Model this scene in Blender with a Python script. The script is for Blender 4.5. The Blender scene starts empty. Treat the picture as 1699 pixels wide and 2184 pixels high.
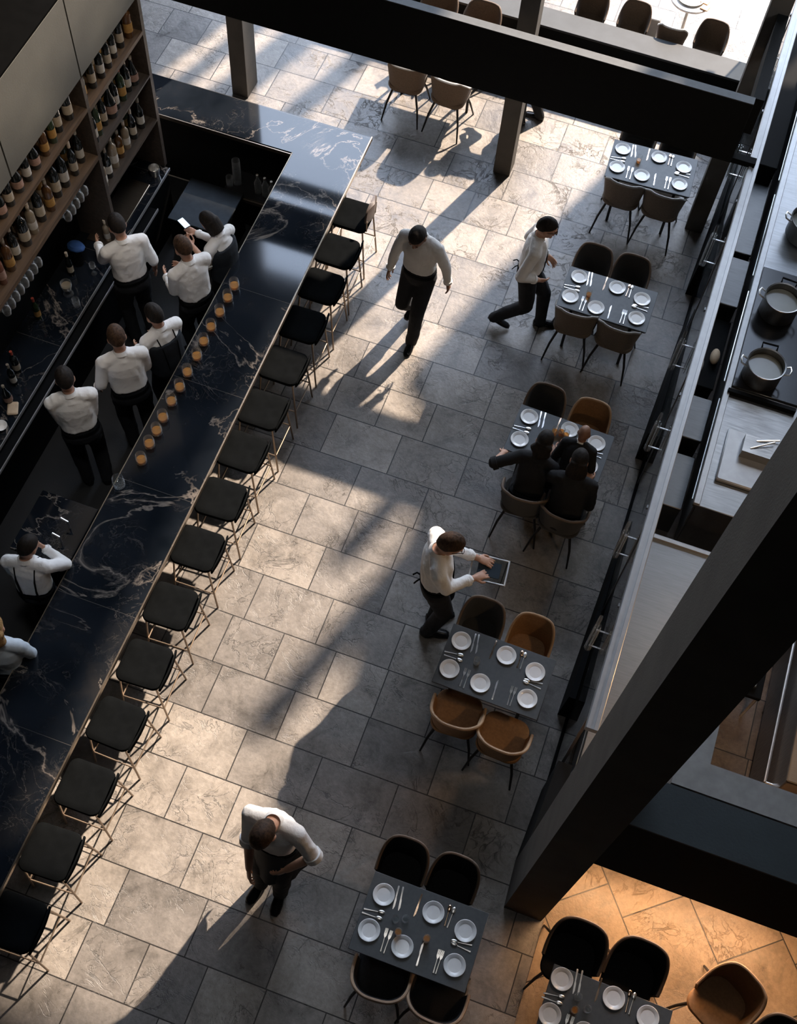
import bpy, math, random
from mathutils import Vector, Matrix, noise
C = bpy.context.scene.collection
PI = math.pi
R = math.radians
rnd = random.Random(7)

# ------------------------------------------------------------------ materials
MATS = {}
def nt(name):
    m = bpy.data.materials.new(name); m.use_nodes = True
    t = m.node_tree; b = t.nodes['Principled BSDF']; MATS[name] = m
    return m, t, b
def N(t, typ, **kw):
    n = t.nodes.new(typ)
    for k, v in kw.items():
        if k.startswith('i_'):
            key = k[2:].replace('_', ' ')
            n.inputs[key].default_value = v
        else: setattr(n, k, v)
    return n
def ramp(t, src, stops):
    r = t.nodes.new('ShaderNodeValToRGB'); e = r.color_ramp.elements
    while len(e) < len(stops): e.new(.5)
    for el, (p, c) in zip(e, stops):
        el.position = p; el.color = (c[0], c[1], c[2], 1) if not isinstance(c, (int, float)) else (c, c, c, 1)
    t.links.new(src, r.inputs[0]); return r
def math_(t, op, a, b=None, clamp=False):
    m = t.nodes.new('ShaderNodeMath'); m.operation = op; m.use_clamp = clamp
    for i, v in enumerate((a, b)):
        if v is None: continue
        if isinstance(v, (int, float)): m.inputs[i].default_value = v
        else: t.links.new(v, m.inputs[i])
    return m.outputs[0]
def mixc(t, f, a, b, mode='MIX'):
    m = t.nodes.new('ShaderNodeMix'); m.data_type = 'RGBA'; m.blend_type = mode
    for s, v in ((0, f), (6, a), (7, b)):
        if isinstance(v, (int, float)): m.inputs[s].default_value = v
        elif isinstance(v, (tuple, list)): m.inputs[s].default_value = (v[0], v[1], v[2], 1)
        else: t.links.new(v, m.inputs[s])
    return m.outputs[2]
def simple(name, col, rough=.5, metal=0., var=.12, scale=14., bump=.0, bscale=60., spec=.5, coat=0., sheen=0., emis=None, trans=0., ior=1.45):
    m, t, b = nt(name)
    tc = N(t, 'ShaderNodeTexCoord'); no = N(t, 'ShaderNodeTexNoise'); no.inputs['Scale'].default_value = scale; no.inputs['Detail'].default_value = 5
    t.links.new(tc.outputs['Object'], no.inputs['Vector'])
    lo = tuple(c * (1 - var) for c in col); hi = tuple(min(1, c * (1 + var)) for c in col)
    r = ramp(t, no.outputs['Fac'], [(.3, lo), (.7, hi)])
    t.links.new(r.outputs[0], b.inputs['Base Color'])
    b.inputs['Roughness'].default_value = rough; b.inputs['Metallic'].default_value = metal
    b.inputs['Specular IOR Level'].default_value = spec; b.inputs['IOR'].default_value = ior
    b.inputs['Coat Weight'].default_value = coat; b.inputs['Coat Roughness'].default_value = .08
    b.inputs['Sheen Weight'].default_value = sheen; b.inputs['Transmission Weight'].default_value = trans
    if emis:
        b.inputs['Emission Color'].default_value = (*emis[0], 1); b.inputs['Emission Strength'].default_value = emis[1]
    if bump:
        n2 = N(t, 'ShaderNodeTexNoise'); n2.inputs['Scale'].default_value = bscale; n2.inputs['Detail'].default_value = 4
        t.links.new(tc.outputs['Object'], n2.inputs['Vector'])
        bp = N(t, 'ShaderNodeBump'); bp.inputs['Strength'].default_value = bump; bp.inputs['Distance'].default_value = .01
        t.links.new(n2.outputs['Fac'], bp.inputs['Height']); t.links.new(bp.outputs[0], b.inputs['Normal'])
    return m
def veins(t, vec, scale, width, detail=7, dist=.6, seed=0.):
    mp = N(t, 'ShaderNodeMapping'); mp.inputs['Location'].default_value = (seed, seed * 1.7, seed * .3); t.links.new(vec, mp.inputs[0])
    n = N(t, 'ShaderNodeTexNoise'); n.inputs['Scale'].default_value = scale; n.inputs['Detail'].default_value = detail
    n.inputs['Roughness'].default_value = .58; n.inputs['Distortion'].default_value = dist
    t.links.new(mp.outputs[0], n.inputs['Vector'])
    a = math_(t, 'ABSOLUTE', math_(t, 'SUBTRACT', n.outputs['Fac'], .5))
    return math_(t, 'SUBTRACT', 1, math_(t, 'DIVIDE', a, width, True), True)
def stone_floor(name, c1, c2, grout, bw, rh, rot=0., rough=.34, crack=.75, off=(0, 0, 0)):
    m, t, b = nt(name)
    tc = N(t, 'ShaderNodeTexCoord'); mp = N(t, 'ShaderNodeMapping')
    mp.inputs['Rotation'].default_value = (0, 0, rot); mp.inputs['Location'].default_value = off
    t.links.new(tc.outputs['Object'], mp.inputs[0]); v = mp.outputs[0]
    br = N(t, 'ShaderNodeTexBrick'); br.offset = .37; br.offset_frequency = 2; br.squash = .72; br.squash_frequency = 3
    for k, x in (('Scale', 1), ('Mortar Size', .0055), ('Mortar Smooth', .1), ('Bias', .0), ('Brick Width', bw), ('Row Height', rh)): br.inputs[k].default_value = x
    br.inputs['Color1'].default_value = (0, 0, 0, 1); br.inputs['Color2'].default_value = (1, 1, 1, 1); br.inputs['Mortar'].default_value = (.5, .5, .5, 1)
    t.links.new(v, br.inputs['Vector'])
    sep = N(t, 'ShaderNodeSeparateColor'); t.links.new(br.outputs['Color'], sep.inputs[0]); tone = sep.outputs[0]
    # shift the stone pattern per slab
    cmb = N(t, 'ShaderNodeCombineXYZ'); 
    for i in range(3): t.links.new(math_(t, 'MULTIPLY', tone, 7.3 + i), cmb.inputs[i])
    va = N(t, 'ShaderNodeVectorMath'); va.operation = 'ADD'; t.links.new(v, va.inputs[0]); t.links.new(cmb.outputs[0], va.inputs[1]); vv = va.outputs[0]
    n1 = N(t, 'ShaderNodeTexNoise'); n1.inputs['Scale'].default_value = 3.2; n1.inputs['Detail'].default_value = 9; n1.inputs['Roughness'].default_value = .68; n1.inputs['Distortion'].default_value = .5
    t.links.new(vv, n1.inputs['Vector'])
    n2 = N(t, 'ShaderNodeTexNoise'); n2.inputs['Scale'].default_value = 26; n2.inputs['Detail'].default_value = 6; n2.inputs['Roughness'].default_value = .7
    t.links.new(vv, n2.inputs['Vector'])
    base = mixc(t, tone, c1, c2)
    cl = ramp(t, n1.outputs['Fac'], [(.27, .42), (.46, .88), (.72, 1.25)])
    base = mixc(t, 1., base, cl.outputs[0], 'MULTIPLY')
    fn = ramp(t, n2.outputs['Fac'], [(.3, .72), (.7, 1.2)])
    base = mixc(t, .8, base, fn.outputs[0], 'MULTIPLY')
    vm = N(t, 'ShaderNodeTexNoise'); vm.inputs['Scale'].default_value = 2.1; vm.inputs['Detail'].default_value = 3; t.links.new(vv, vm.inputs['Vector'])
    mask = ramp(t, vm.outputs['Fac'], [(.46, 0.), (.58, 1.)])
    ve = math_(t, 'MULTIPLY', veins(t, vv, 2.2, .011, 9, .7, 3.), mask.outputs[0])
    ve2 = math_(t, 'MULTIPLY', veins(t, vv, 5., .018, 8, 1.2, 9.), mask.outputs[0])
    vt = math_(t, 'MULTIPLY', math_(t, 'MAXIMUM', ve, math_(t, 'MULTIPLY', ve2, .6)), crack)
    base = mixc(t, vt, base, tuple(c * .22 for c in c2))
    pale = math_(t, 'MULTIPLY', math_(t, 'MULTIPLY', veins(t, vv, 1.7, .006, 8, 1.1, 21.), mask.outputs[0]), .12)
    base = mixc(t, pale, base, tuple(min(1, c * 2.2) for c in c1))
    base = mixc(t, br.outputs['Fac'], base, grout)
    t.links.new(base, b.inputs['Base Color'])
    rr = ramp(t, n1.outputs['Fac'], [(.3, rough - .08), (.7, rough + .14)]); t.links.new(rr.outputs[0], b.inputs['Roughness'])
    h = math_(t, 'SUBTRACT', math_(t, 'MULTIPLY', n1.outputs['Fac'], .7), math_(t, 'ADD', math_(t, 'MULTIPLY', br.outputs['Fac'], 1.2), math_(t, 'MULTIPLY', vt, .5)))
    h = math_(t, 'ADD', h, math_(t, 'MULTIPLY', n2.outputs['Fac'], .25))
    bp = N(t, 'ShaderNodeBump'); bp.inputs['Strength'].default_value = .55; bp.inputs['Distance'].default_value = .015
    t.links.new(h, bp.inputs['Height']); t.links.new(bp.outputs[0], b.inputs['Normal'])
    return m
def marble(name):
    m, t, b = nt(name)
    tc = N(t, 'ShaderNodeTexCoord'); v = tc.outputs['Object']
    n1 = N(t, 'ShaderNodeTexNoise'); n1.inputs['Scale'].default_value = 1.3; n1.inputs['Detail'].default_value = 8; n1.inputs['Roughness'].default_value = .65; t.links.new(v, n1.inputs['Vector'])
    base = ramp(t, n1.outputs['Fac'], [(.35, (.004, .006, .009)), (.55, (.010, .013, .018)), (.80, (.030, .028, .027))]).outputs[0]
    mk = N(t, 'ShaderNodeTexNoise'); mk.inputs['Scale'].default_value = 1.1; mk.inputs['Detail'].default_value = 3; t.links.new(v, mk.inputs['Vector'])
    mask = ramp(t, mk.outputs['Fac'], [(.5, 0.), (.62, 1.)]).outputs[0]
    mask0 = ramp(t, mk.outputs['Fac'], [(.36, 0.), (.5, 1.)]).outputs[0]
    a = math_(t, 'MULTIPLY', math_(t, 'MULTIPLY', veins(t, v, .8, .0065, 7, .9, 2.), mask0), .9)
    a2 = math_(t, 'MULTIPLY', math_(t, 'MULTIPLY', veins(t, v, .8, .016, 9, .9, 2.), mask), .5)
    bb = math_(t, 'MULTIPLY', math_(t, 'MULTIPLY', veins(t, v, 1.9, .006, 8, 1.2, 11.), mask), .55)
    cc = math_(t, 'MULTIPLY', math_(t, 'MULTIPLY', veins(t, v, 4.5, .010, 9, 1.5, 5.), mask), .25)
    f = math_(t, 'MAXIMUM', math_(t, 'MAXIMUM', a, a2), math_(t, 'MAXIMUM', bb, cc))
    col = mixc(t, f, base, (.22, .19, .165))
    sx = N(t, 'ShaderNodeSeparateXYZ'); t.links.new(v, sx.inputs[0])
    fr = math_(t, 'FRACT', math_(t, 'DIVIDE', math_(t, 'ADD', sx.outputs[1], .38), 1.18))
    ln = math_(t, 'MULTIPLY', math_(t, 'LESS_THAN', fr, .004), .5)
    col = mixc(t, ln, col, (.12, .11, .1))
    t.links.new(col, b.inputs['Base Color']); b.inputs['Roughness'].default_value = .07; b.inputs['Specular IOR Level'].default_value = .55
    return m
def brushed(name, col, rough=.28, var=.25, sc=(2, 90, 2)):
    m, t, b = nt(name)
    tc = N(t, 'ShaderNodeTexCoord'); mp = N(t, 'ShaderNodeMapping'); mp.inputs['Scale'].default_value = sc; t.links.new(tc.outputs['Object'], mp.inputs[0])
    n = N(t, 'ShaderNodeTexNoise'); n.inputs['Scale'].default_value = 3; n.inputs['Detail'].default_value = 6; t.links.new(mp.outputs[0], n.inputs['Vector'])
    c = ramp(t, n.outputs['Fac'], [(.3, tuple(x * (1 - var) for x in col)), (.7, col)]); t.links.new(c.outputs[0], b.inputs['Base Color'])
    r = ramp(t, n.outputs['Fac'], [(.3, rough + .1), (.7, rough - .06)]); t.links.new(r.outputs[0], b.inputs['Roughness'])
    b.inputs['Metallic'].default_value = 1.
    return m
def wood(name, c1, c2, rough=.45, sc=(30, 2, 30)):
    m, t, b = nt(name)
    tc = N(t, 'ShaderNodeTexCoord'); mp = N(t, 'ShaderNodeMapping'); mp.inputs['Scale'].default_value = sc; t.links.new(tc.outputs['Object'], mp.inputs[0])
    n = N(t, 'ShaderNodeTexNoise'); n.inputs['Scale'].default_value = 1; n.inputs['Detail'].default_value = 7; n.inputs['Distortion'].default_value = .8; t.links.new(mp.outputs[0], n.inputs['Vector'])
    c = ramp(t, n.outputs['Fac'], [(.3, c1), (.7, c2)]); t.links.new(c.outputs[0], b.inputs['Base Color']); b.inputs['Roughness'].default_value = rough
    return m
def clear_glass(name, tint=(1, 1, 1), rough=.0):
    m, t, b = nt(name)
    b.inputs['Base Color'].default_value = (*tint, 1); b.inputs['Transmission Weight'].default_value = 1.; b.inputs['Roughness'].default_value = rough; b.inputs['IOR'].default_value = 1.47
    return m
def pane_glass(name, tint, ware=False):
    m, t, b = nt(name)
    t.nodes.remove(b); out = t.nodes['Material Output']
    tr = N(t, 'ShaderNodeBsdfTransparent'); tr.inputs[0].default_value = (*tint, 1)
    gl = N(t, 'ShaderNodeBsdfPrincipled' if ware else 'ShaderNodeBsdfGlossy'); gl.inputs['Roughness'].default_value = .06 if ware else .02
    if ware: gl.inputs['Base Color'].default_value = (.75, .77, .78, 1)  # pale edge colour paints the glints on glass rims
    lw = N(t, 'ShaderNodeLayerWeight'); lw.inputs[0].default_value = .5
    fr = math_(t, 'ADD', math_(t, 'MULTIPLY', math_(t, 'POWER', lw.outputs['Facing'], 3.), .75), .035)
    mx = N(t, 'ShaderNodeMixShader'); t.links.new(fr, mx.inputs[0]); t.links.new(tr.outputs[0], mx.inputs[1]); t.links.new(gl.outputs[0], mx.inputs[2])
    t.links.new(mx.outputs[0], out.inputs[0]); return m

M_floor = stone_floor('stone_floor', (.32, .285, .25), (.175, .160, .148), (.025, .023, .022), .72, .49, off=(.2, -.43, 0))
M_warm = stone_floor('diagonal_stone', (.33, .24, .16), (.26, .19, .125), (.03, .025, .02), .80, .62, rot=R(52), crack=.5, off=(.1, .25, 0))
M_kfloor = stone_floor('kitchen_tile', (.20, .16, .13), (.14, .11, .09), (.02, .02, .02), .6, .6, crack=.3)
M_ext = simple('terrace_stone', (.34, .32, .30), .7, scale=3)
M_dark = simple('charcoal_plaster', (.006, .007, .0075), .8, spec=.2, bump=.15, bscale=160)
M_black = simple('black_paint', (.004, .0045, .005), .7, spec=.08)
M_conc = simple('grey_concrete', (.17, .16, .145), .8, var=.16, scale=5, bump=.2, bscale=90)
M_conc2 = simple('dark_concrete', (.085, .077, .067), .8, var=.15, scale=4, bump=.2, bscale=90)
M_panel = simple('olive_grey_panel', (.095, .092, .080), .7, var=.1, scale=3, bump=.1, bscale=120)
M_teal = simple('blue_slate', (.020, .029, .033), .6, var=.12, scale=6, bump=.1)
M_marble = marble('black_marble')
M_edge = brushed('bronze_trim', (.33, .27, .21), .35)
M_steel = brushed('brushed_steel', (.27, .275, .28), .42, .12, (2, 40, 2))
M_steel2 = brushed('satin_steel', (.26, .262, .265), .40, .12, (2, 40, 2))
M_alu = simple('aluminium_rail', (.36, .365, .37), .45, .6, var=.06)
M_chrome = simple('polished_silver', (.85, .83, .80), .30, 1., var=.05)
M_copper = simple('copper_silver', (.72, .52, .38), .2, 1., var=.05)
M_bronze = simple('bronze_leg', (.26, .20, .15), .38, .85, var=.1)
M_leg = simple('black_leg', (.011, .011, .012), .45)
M_seat = simple('black_leather', (.0055, .0062, .0068), .9, spec=.0, var=.15, bump=.12, bscale=220)
M_fdark = simple('charcoal_fabric', (.030, .028, .026), .9, var=.2, scale=60, bump=.25, bscale=350, sheen=.2)
M_ftaupe = simple('taupe_fabric', (.165, .130, .098), .9, var=.15, scale=60, bump=.25, bscale=350, sheen=.2)
M_ftan = simple('tan_leather', (.34, .185, .085), .6, var=.15, scale=40, bump=.15, bscale=250)
M_fbrown = simple('brown_fabric', (.23, .155, .10), .88, var=.15, scale=60, bump=.2, bscale=350, sheen=.2)
M_fblack = simple('black_fabric', (.012, .012, .013), .9, var=.2, scale=60, bump=.2, bscale=350)
M_rim = simple('tan_piping', (.45, .29, .17), .55, var=.1)
M_rimd = simple('brown_piping', (.17, .12, .085), .55, var=.1)
M_rimg = simple('grey_piping', (.25, .235, .215), .6, var=.1)
M_table = simple('slate_table_top', (.080, .086, .091), .42, var=.1, scale=30)
M_tedge = simple('black_table_edge', (.012, .012, .013), .5)
M_plate = simple('white_porcelain', (.86, .85, .83), .22, var=.03, coat=.3)
M_shelf = wood('walnut_shelf', (.05, .032, .02), (.125, .078, .045))
M_dwood = wood('dark_frame_wood', (.035, .028, .023), (.075, .058, .046))
M_lab = simple('cream_label', (.36, .31, .24), .8, var=.12, scale=50)
M_lab2 = simple('white_label', (.42, .40, .36), .8, var=.1, scale=60)
M_lab3 = simple('ochre_label', (.34, .19, .055), .7, var=.15, scale=50)
M_lab4 = simple('rose_label', (.30, .19, .15), .7, var=.15, scale=50)
M_bdark = simple('dark_bottle_glass', (.006, .008, .008), .06, coat=.5)
M_bgreen = simple('green_bottle_glass', (.020, .035, .016), .07, coat=.5)
M_bamber = simple('amber_bottle_glass', (.07, .032, .010), .08, coat=.5)
M_bgold = simple('golden_liquor', (.20, .11, .035), .1, coat=.5)
M_brose = simple('rose_liquor', (.13, .05, .03), .1, coat=.5)
M_bclear = simple('pale_liquor', (.22, .18, .13), .1, coat=.5)
M_foil = simple('foil_cap', (.40, .35, .28), .35, .5)
M_red = simple('red_cap', (.36, .06, .035), .4)
M_cork = simple('pale_cap', (.55, .47, .38), .6)
M_glass = pane_glass('clear_glass', (.975, .985, .985), True)
def liquor(name, tint, body, f):
    m = pane_glass(name, tint); t = m.node_tree; out = t.nodes['Material Output']; src = out.inputs[0].links[0].from_socket
    d = N(t, 'ShaderNodeBsdfPrincipled'); d.inputs['Base Color'].default_value = (*body, 1); d.inputs['Roughness'].default_value = .15
    mx = N(t, 'ShaderNodeMixShader'); mx.inputs[0].default_value = f; t.links.new(src, mx.inputs[1]); t.links.new(d.outputs[0], mx.inputs[2]); t.links.new(mx.outputs[0], out.inputs[0]); return m
M_whisky = liquor('whisky', (1., .66, .28), (.9, .46, .13), .34)
M_amber = liquor('amber_drink', (1., .62, .25), (.75, .36, .09), .3)
M_water = pane_glass('water', (.96, .975, .975))
M_pane = pane_glass('screen_glass', (.80, .83, .84))
M_skin = simple('skin', (.50, .28, .19), .5, var=.08, scale=25)
M_skin2 = simple('brown_skin', (.26, .135, .085), .5, var=.08, scale=25)
M_eye = simple('dark_eye', (.02, .015, .012), .2)
M_lip = simple('lip', (.36, .14, .11), .5)
def hairmat(n, a, b_):
    m = wood(n, a, b_, .72, (60, 60, 6)); m.node_tree.nodes['Principled BSDF'].inputs['Specular IOR Level'].default_value = .25; return m
M_hair = hairmat('black_hair', (.006, .005, .005), (.022, .016, .012))
M_hairb = hairmat('brown_hair', (.020, .011, .007), (.085, .045, .024))
M_blond = hairmat('blond_hair', (.14, .075, .03), (.45, .27, .11))
M_shirt = simple('white_cotton', (.80, .79, .77), .85, var=.05, scale=8, bump=.9, bscale=15, sheen=.1)
M_trou = simple('black_wool', (.009, .010, .013), .85, var=.2, bump=.2, bscale=40)
M_navy = simple('navy_wool', (.010, .014, .020), .85, var=.2, bump=.2, bscale=40)
M_shoe = simple('black_shoe', (.008, .008, .009), .22)
M_card = simple('screen_black', (.03, .04, .05), .15)
M_phone = simple('lit_screen', (.3, .4, .5), .3, emis=((.6, .75, .9), .8))
M_blue = simple('blue_cloth', (.02, .07, .22), .8)
M_soup = simple('cloudy_broth', (.20, .20, .17), .18, var=.08, scale=6)
M_hob = simple('black_hob', (.012, .012, .013), .2)
M_tanb = wood('oak_board', (.42, .22, .10), (.60, .35, .17), .5)
M_cream = simple('cream_bread', (.50, .38, .26), .7, var=.15)
M_stripe = simple('grey_parcel', (.40, .38, .37), .7, var=.4, scale=70)

# ------------------------------------------------------------------ mesh builder
class MB:
    def __init__(s): s.v = []; s.f = []; s.m = []
    def add(s, vs, fs, mi=0):
        o = len(s.v); s.v += [tuple(v) for v in vs]; s.f += [tuple(i + o for i in f) for f in fs]; s.m += [mi] * len(fs); return s
    def box(s, x0, x1, y0, y1, z0, z1, mi=0):
        vs = [(x, y, z) for z in (z0, z1) for y in (y0, y1) for x in (x0, x1)]
        return s.add(vs, [(0, 2, 3, 1), (4, 5, 7, 6), (0, 1, 5, 4), (2, 6, 7, 3), (0, 4, 6, 2), (1, 3, 7, 5)], mi)
    def bbox(s, x0, x1, y0, y1, z0, z1, b=.006, mi=0):      # box with chamfered edges: three nested rings
        def ring(d, z): return [(x0 + d, y0, z), (x1 - d, y0, z), (x1, y0 + d, z), (x1, y1 - d, z), (x1 - d, y1, z), (x0 + d, y1, z), (x0, y1 - d, z), (x0, y0 + d, z)]
        def ins(r, d): 
            cx, cy = (x0 + x1) / 2, (y0 + y1) / 2
            return [(x + (d if x < cx else -d), y + (d if y < cy else -d), z) for x, y, z in r]
        rs = [ins(ring(b, z0), b), ring(b, z0 + b), ring(b, z1 - b), ins(ring(b, z1), b)]
        return s.loft(rs, mi=mi)
    def loft(s, rings, cap=True, closed=True, mi=0):
        n = len(rings[0]); vs = [p for r in rings for p in r]; fs = []
        for i in range(len(rings) - 1):
            for j in range(n if closed else n - 1):
                k = (j + 1) % n; fs.append((i * n + j, i * n + k, (i + 1) * n + k, (i + 1) * n + j))
        if cap: fs.append(tuple(range(n - 1, -1, -1))); fs.append(tuple((len(rings) - 1) * n + j for j in range(n)))
        return s.add(vs, fs, mi)
    def lathe(s, prof, n=20, c=(0, 0, 0), mi=0):
        vs = []; fs = []; idx = []
        for r, z in prof:
            if r < 1e-6: idx.append([len(vs)]); vs.append((c[0], c[1], c[2] + z))
            else:
                idx.append(list(range(len(vs), len(vs) + n)))
                vs += [(c[0] + r * math.cos(2 * PI * j / n), c[1] + r * math.sin(2 * PI * j / n), c[2] + z) for j in range(n)]
        for a, b in zip(idx, idx[1:]):
            for j in range(n):
                k = (j + 1) % n
                if len(a) == 1 and len(b) == 1: continue
                if len(a) == 1: fs.append((a[0], b[k], b[j]))
                elif len(b) == 1: fs.append((a[j], a[k], b[0]))
                else: fs.append((a[j], a[k], b[k], b[j]))
        return s.add(vs, fs, mi)
    def tube(s, pts, rad, n=8, mi=0, flat=1., up=None):
        pts = [Vector(p) for p in pts]; rad = rad if isinstance(rad, (list, tuple)) else [rad] * len(pts); rings = []
        prev = None
        for i, p in enumerate(pts):
            d = (pts[min(i + 1, len(pts) - 1)] - pts[max(i - 1, 0)]).normalized()
            if prev is None:
                u = Vector(up) if up else (Vector((0, 0, 1)) if abs(d.z) < .9 else Vector((1, 0, 0)))
            else: u = prev
            a = d.cross(u); a = a.normalized() if a.length > 1e-6 else d.orthogonal().normalized(); u = a.cross(d).normalized(); prev = u
            rings.append([tuple(p + (a * math.cos(2 * PI * j / n) + u * flat * math.sin(2 * PI * j / n)) * rad[i]) for j in range(n)])
        return s.loft(rings, mi=mi)
    def ell(s, c, r, Mx=None, nu=16, nv=10, mi=0, fn=None):
        vs = []; Mx = Mx or Matrix.Identity(3); c = Vector(c)
        def P(d):
            k = fn(d) if fn else 1.
            return tuple(c + Mx @ Vector((d[0] * r[0] * k, d[1] * r[1] * k, d[2] * r[2] * k)))
        vs.append(P((0, 0, -1)))
        for i in range(1, nv):
            a = -PI / 2 + PI * i / nv
            for j in range(nu):
                b = 2 * PI * j / nu; vs.append(P((math.cos(a) * math.cos(b), math.cos(a) * math.sin(b), math.sin(a))))
        vs.append(P((0, 0, 1))); fs = []
        for j in range(nu):
            k = (j + 1) % nu; fs.append((0, 1 + k, 1 + j)); L = 1 + (nv - 2) * nu; fs.append((L + j, L + k, len(vs) - 1))
            for i in range(nv - 2): fs.append((1 + i * nu + j, 1 + i * nu + k, 1 + (i + 1) * nu + k, 1 + (i + 1) * nu + j))
        return s.add(vs, fs, mi)
    def cap(s, a, b, ra, rb, n=14, q=1.):        # round cone
        a = Vector(a); b = Vector(b); d = (b - a); L = d.length
        d = d / L if L > 1e-6 else Vector((0, 0, 1)); x = d.orthogonal().normalized(); y = d.cross(x); rings = []
        for k in range(1, 5):
            t = -PI / 2 + PI / 2 * k / 4; rings.append((a + d * math.sin(t) * ra, math.cos(t) * ra))
        for k in range(0, 4):
            t = PI / 2 * k / 4; rings.append((b + d * math.sin(t) * rb, math.cos(t) * rb))
        s.loft([[tuple(c + (x * math.cos(2 * PI * j / n) + y * math.sin(2 * PI * j / n)) * r) for j in range(n)] for c, r in rings]); return s
    def prism(s, poly, z0, z1, mi=0): return s.loft([[(x, y, z0) for x, y in poly], [(x, y, z1) for x, y in poly]], mi=mi)
    def mesh(s, name, mats, smooth=.6):
        me = bpy.data.meshes.new(name); me.from_pydata(s.v, [], s.f)
        mats = mats if isinstance(mats, (list, tuple)) else [mats]
        for m in mats: me.materials.append(m)
        if len(mats) > 1: me.polygons.foreach_set('material_index', s.m)
        me.validate(); me.update()
        if smooth:
            me.polygons.foreach_set('use_smooth', [True] * len(me.polygons)); me.set_sharp_from_angle(angle=smooth)
        return me
    def build(s, name, mats, parent=None, loc=(0, 0, 0), rz=0., smooth=.6, label=None):
        o = bpy.data.objects.new(name, s.mesh(name, mats, smooth)); C.objects.link(o)
        o.location = loc; o.rotation_euler = (0, 0, rz)
        if parent: o.parent = parent
        if label: o['label'] = label
        return o
def remeshed(mb, name, mat, voxel, smooth_it=4, disp=None, parent=None):
    o = mb.build(name, mat, None, smooth=0)
    m = o.modifiers.new('r', 'REMESH'); m.mode = 'VOXEL'; m.voxel_size = voxel; m.use_smooth_shade = True
    if smooth_it: s = o.modifiers.new('s', 'SMOOTH'); s.iterations = smooth_it; s.factor = .5
    dg = bpy.context.evaluated_depsgraph_get(); dg.update()
    me = bpy.data.meshes.new_from_object(o.evaluated_get(dg)); me.name = name
    old = o.data; o.modifiers.clear(); o.data = me; bpy.data.meshes.remove(old)
    if not me.materials: me.materials.append(mat)
    if disp:
        amp, fr, seed = disp
        for v, nrm in zip(me.vertices, [x.vector.copy() for x in me.vertex_normals]):
            p = v.co; q = Vector((p.x * fr, p.y * fr, p.z * fr * .6 + seed * 3.1))
            a = noise.turbulence(q, 3, False) ; b = abs(noise.noise(q * 1.3 + Vector((9, 2, seed))))
            v.co = p + nrm * amp * max(-.12, min(a, 1.2) * .8 - .1 - b * .5)
    me.polygons.foreach_set('use_smooth', [True] * len(me.polygons))
    if parent: o.parent = parent
    return o
def thing(name, label, cat, loc=(0, 0, 0), rz=0., group=None):
    o = bpy.data.objects.new(name, None); C.objects.link(o); o.location = loc; o.rotation_euler = (0, 0, rz); o.empty_display_size = .1
    return tag(o, label, cat, group)
def tag(o, label, cat, group=None):
    o['label'] = label; o['category'] = cat
    if group: o['group'] = group
    return o
def struct(name, mb, mat, smooth=0., parent=None):
    o = mb.build(name, mat, parent, smooth=smooth)
    if not parent: o['kind'] = 'structure'
    return o
KIDS = {}
def children(o): 
    return [c for c in C.objects if c.parent == o]
def dup(o, loc=None, rz=None, label=None, group=None, parent=None, mats=None, kids=None):
    c = o.copy(); C.objects.link(c)
    if loc is not None: c.location = loc
    if rz is not None: c.rotation_euler = (0, 0, rz)
    if parent: c.parent = parent
    if label: c['label'] = label
    elif 'label' in c and parent is None: del c['label']
    if group: c['group'] = group
    for k in KIDS.get(o.name, []):
        KIDS.setdefault(c.name, []).append(dup(k, parent=c))
    return c
def kid(o, par):
    o.parent = par; KIDS.setdefault(par.name, []).append(o); return o
ORD = 'first second third fourth fifth sixth seventh eighth ninth tenth eleventh twelfth thirteenth fourteenth fifteenth sixteenth'.split()

# ------------------------------------------------------------------ setting
SX, SY = .345, 1.1           # sunlight: drift in x per metre of y, run in y per metre of height
def plank(x0, x1, y0, y1, z0, z1): return MB().box(x0, x1, y0, y1, z0, z1)
struct('floor', plank(-10.2, 6.2, -3.6, 18.6, -.12, 0), M_floor)
struct('ground', plank(-30, 30, 18.6, 50, -.2, -.05), M_ext)
struct('ceiling', plank(-10.2, 6.2, -3.6, 18.9, 17, 17.3), M_dark)
struct('wall_front', plank(-10.2, 6.2, -3.8, -3.6, 0, 17), M_dark)
struct('wall_right', plank(6.0, 6.2, -3.6, 18.9, 0, 17), M_dark)
struct('wall_left', plank(-5.75, -5.45, -3.6, 8.02, 0, 17), M_dark)
struct('wall_outer_left', plank(-10.2, -10, -3.6, 18.9, 0, 17), M_dark)
# unseen sun blocker at the far end, outline projected back from floor shade
edge = [(3.2, 13.6), (3.0, 13.0), (1.05, 12.6), (.95, 11.2), (-.5, 10.95), (-.62, 10.6), (-.97, 9.6), (-1.26, 8.9), (-1.5, 8.16), (-1.68, 7.49), (-1.85, 6.9),
        (-1.42, 6.5), (-1.36, 6.1), (-1.27, 5.5), (-1.2, 4.9), (-1.2, 4.5), (-1.3, 3.93), (-1.22, 3.2), (-1.5, 2.4), (-1.28, 1.9), (-1.2, 1.7), (-1.37, 1.24), (-1.62, .39), (-1.7, -.1)]
pw = [(x + (18.5 - y) * SX, (18.5 - y) / SY) for x, y in edge]
poly = [(6.0, 0), (pw[0][0], 0)] + pw + [(6.0, pw[-1][1])]
mb = MB(); mb.loft([[(x, y, z) for x, z in poly] for y in (18.45, 18.6)])
struct('sun_blocker_back', mb, M_conc2)
pp = [(-6.2, 7.3), (-3.45, 7.3), (-3.45, .0), (-6.2, .0)]  # unseen panel added to keep direct sun off the bar
bar_shade = [(x + (18.5 - y) * SX, (18.5 - y) / SY) for x, y in pp]
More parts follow.
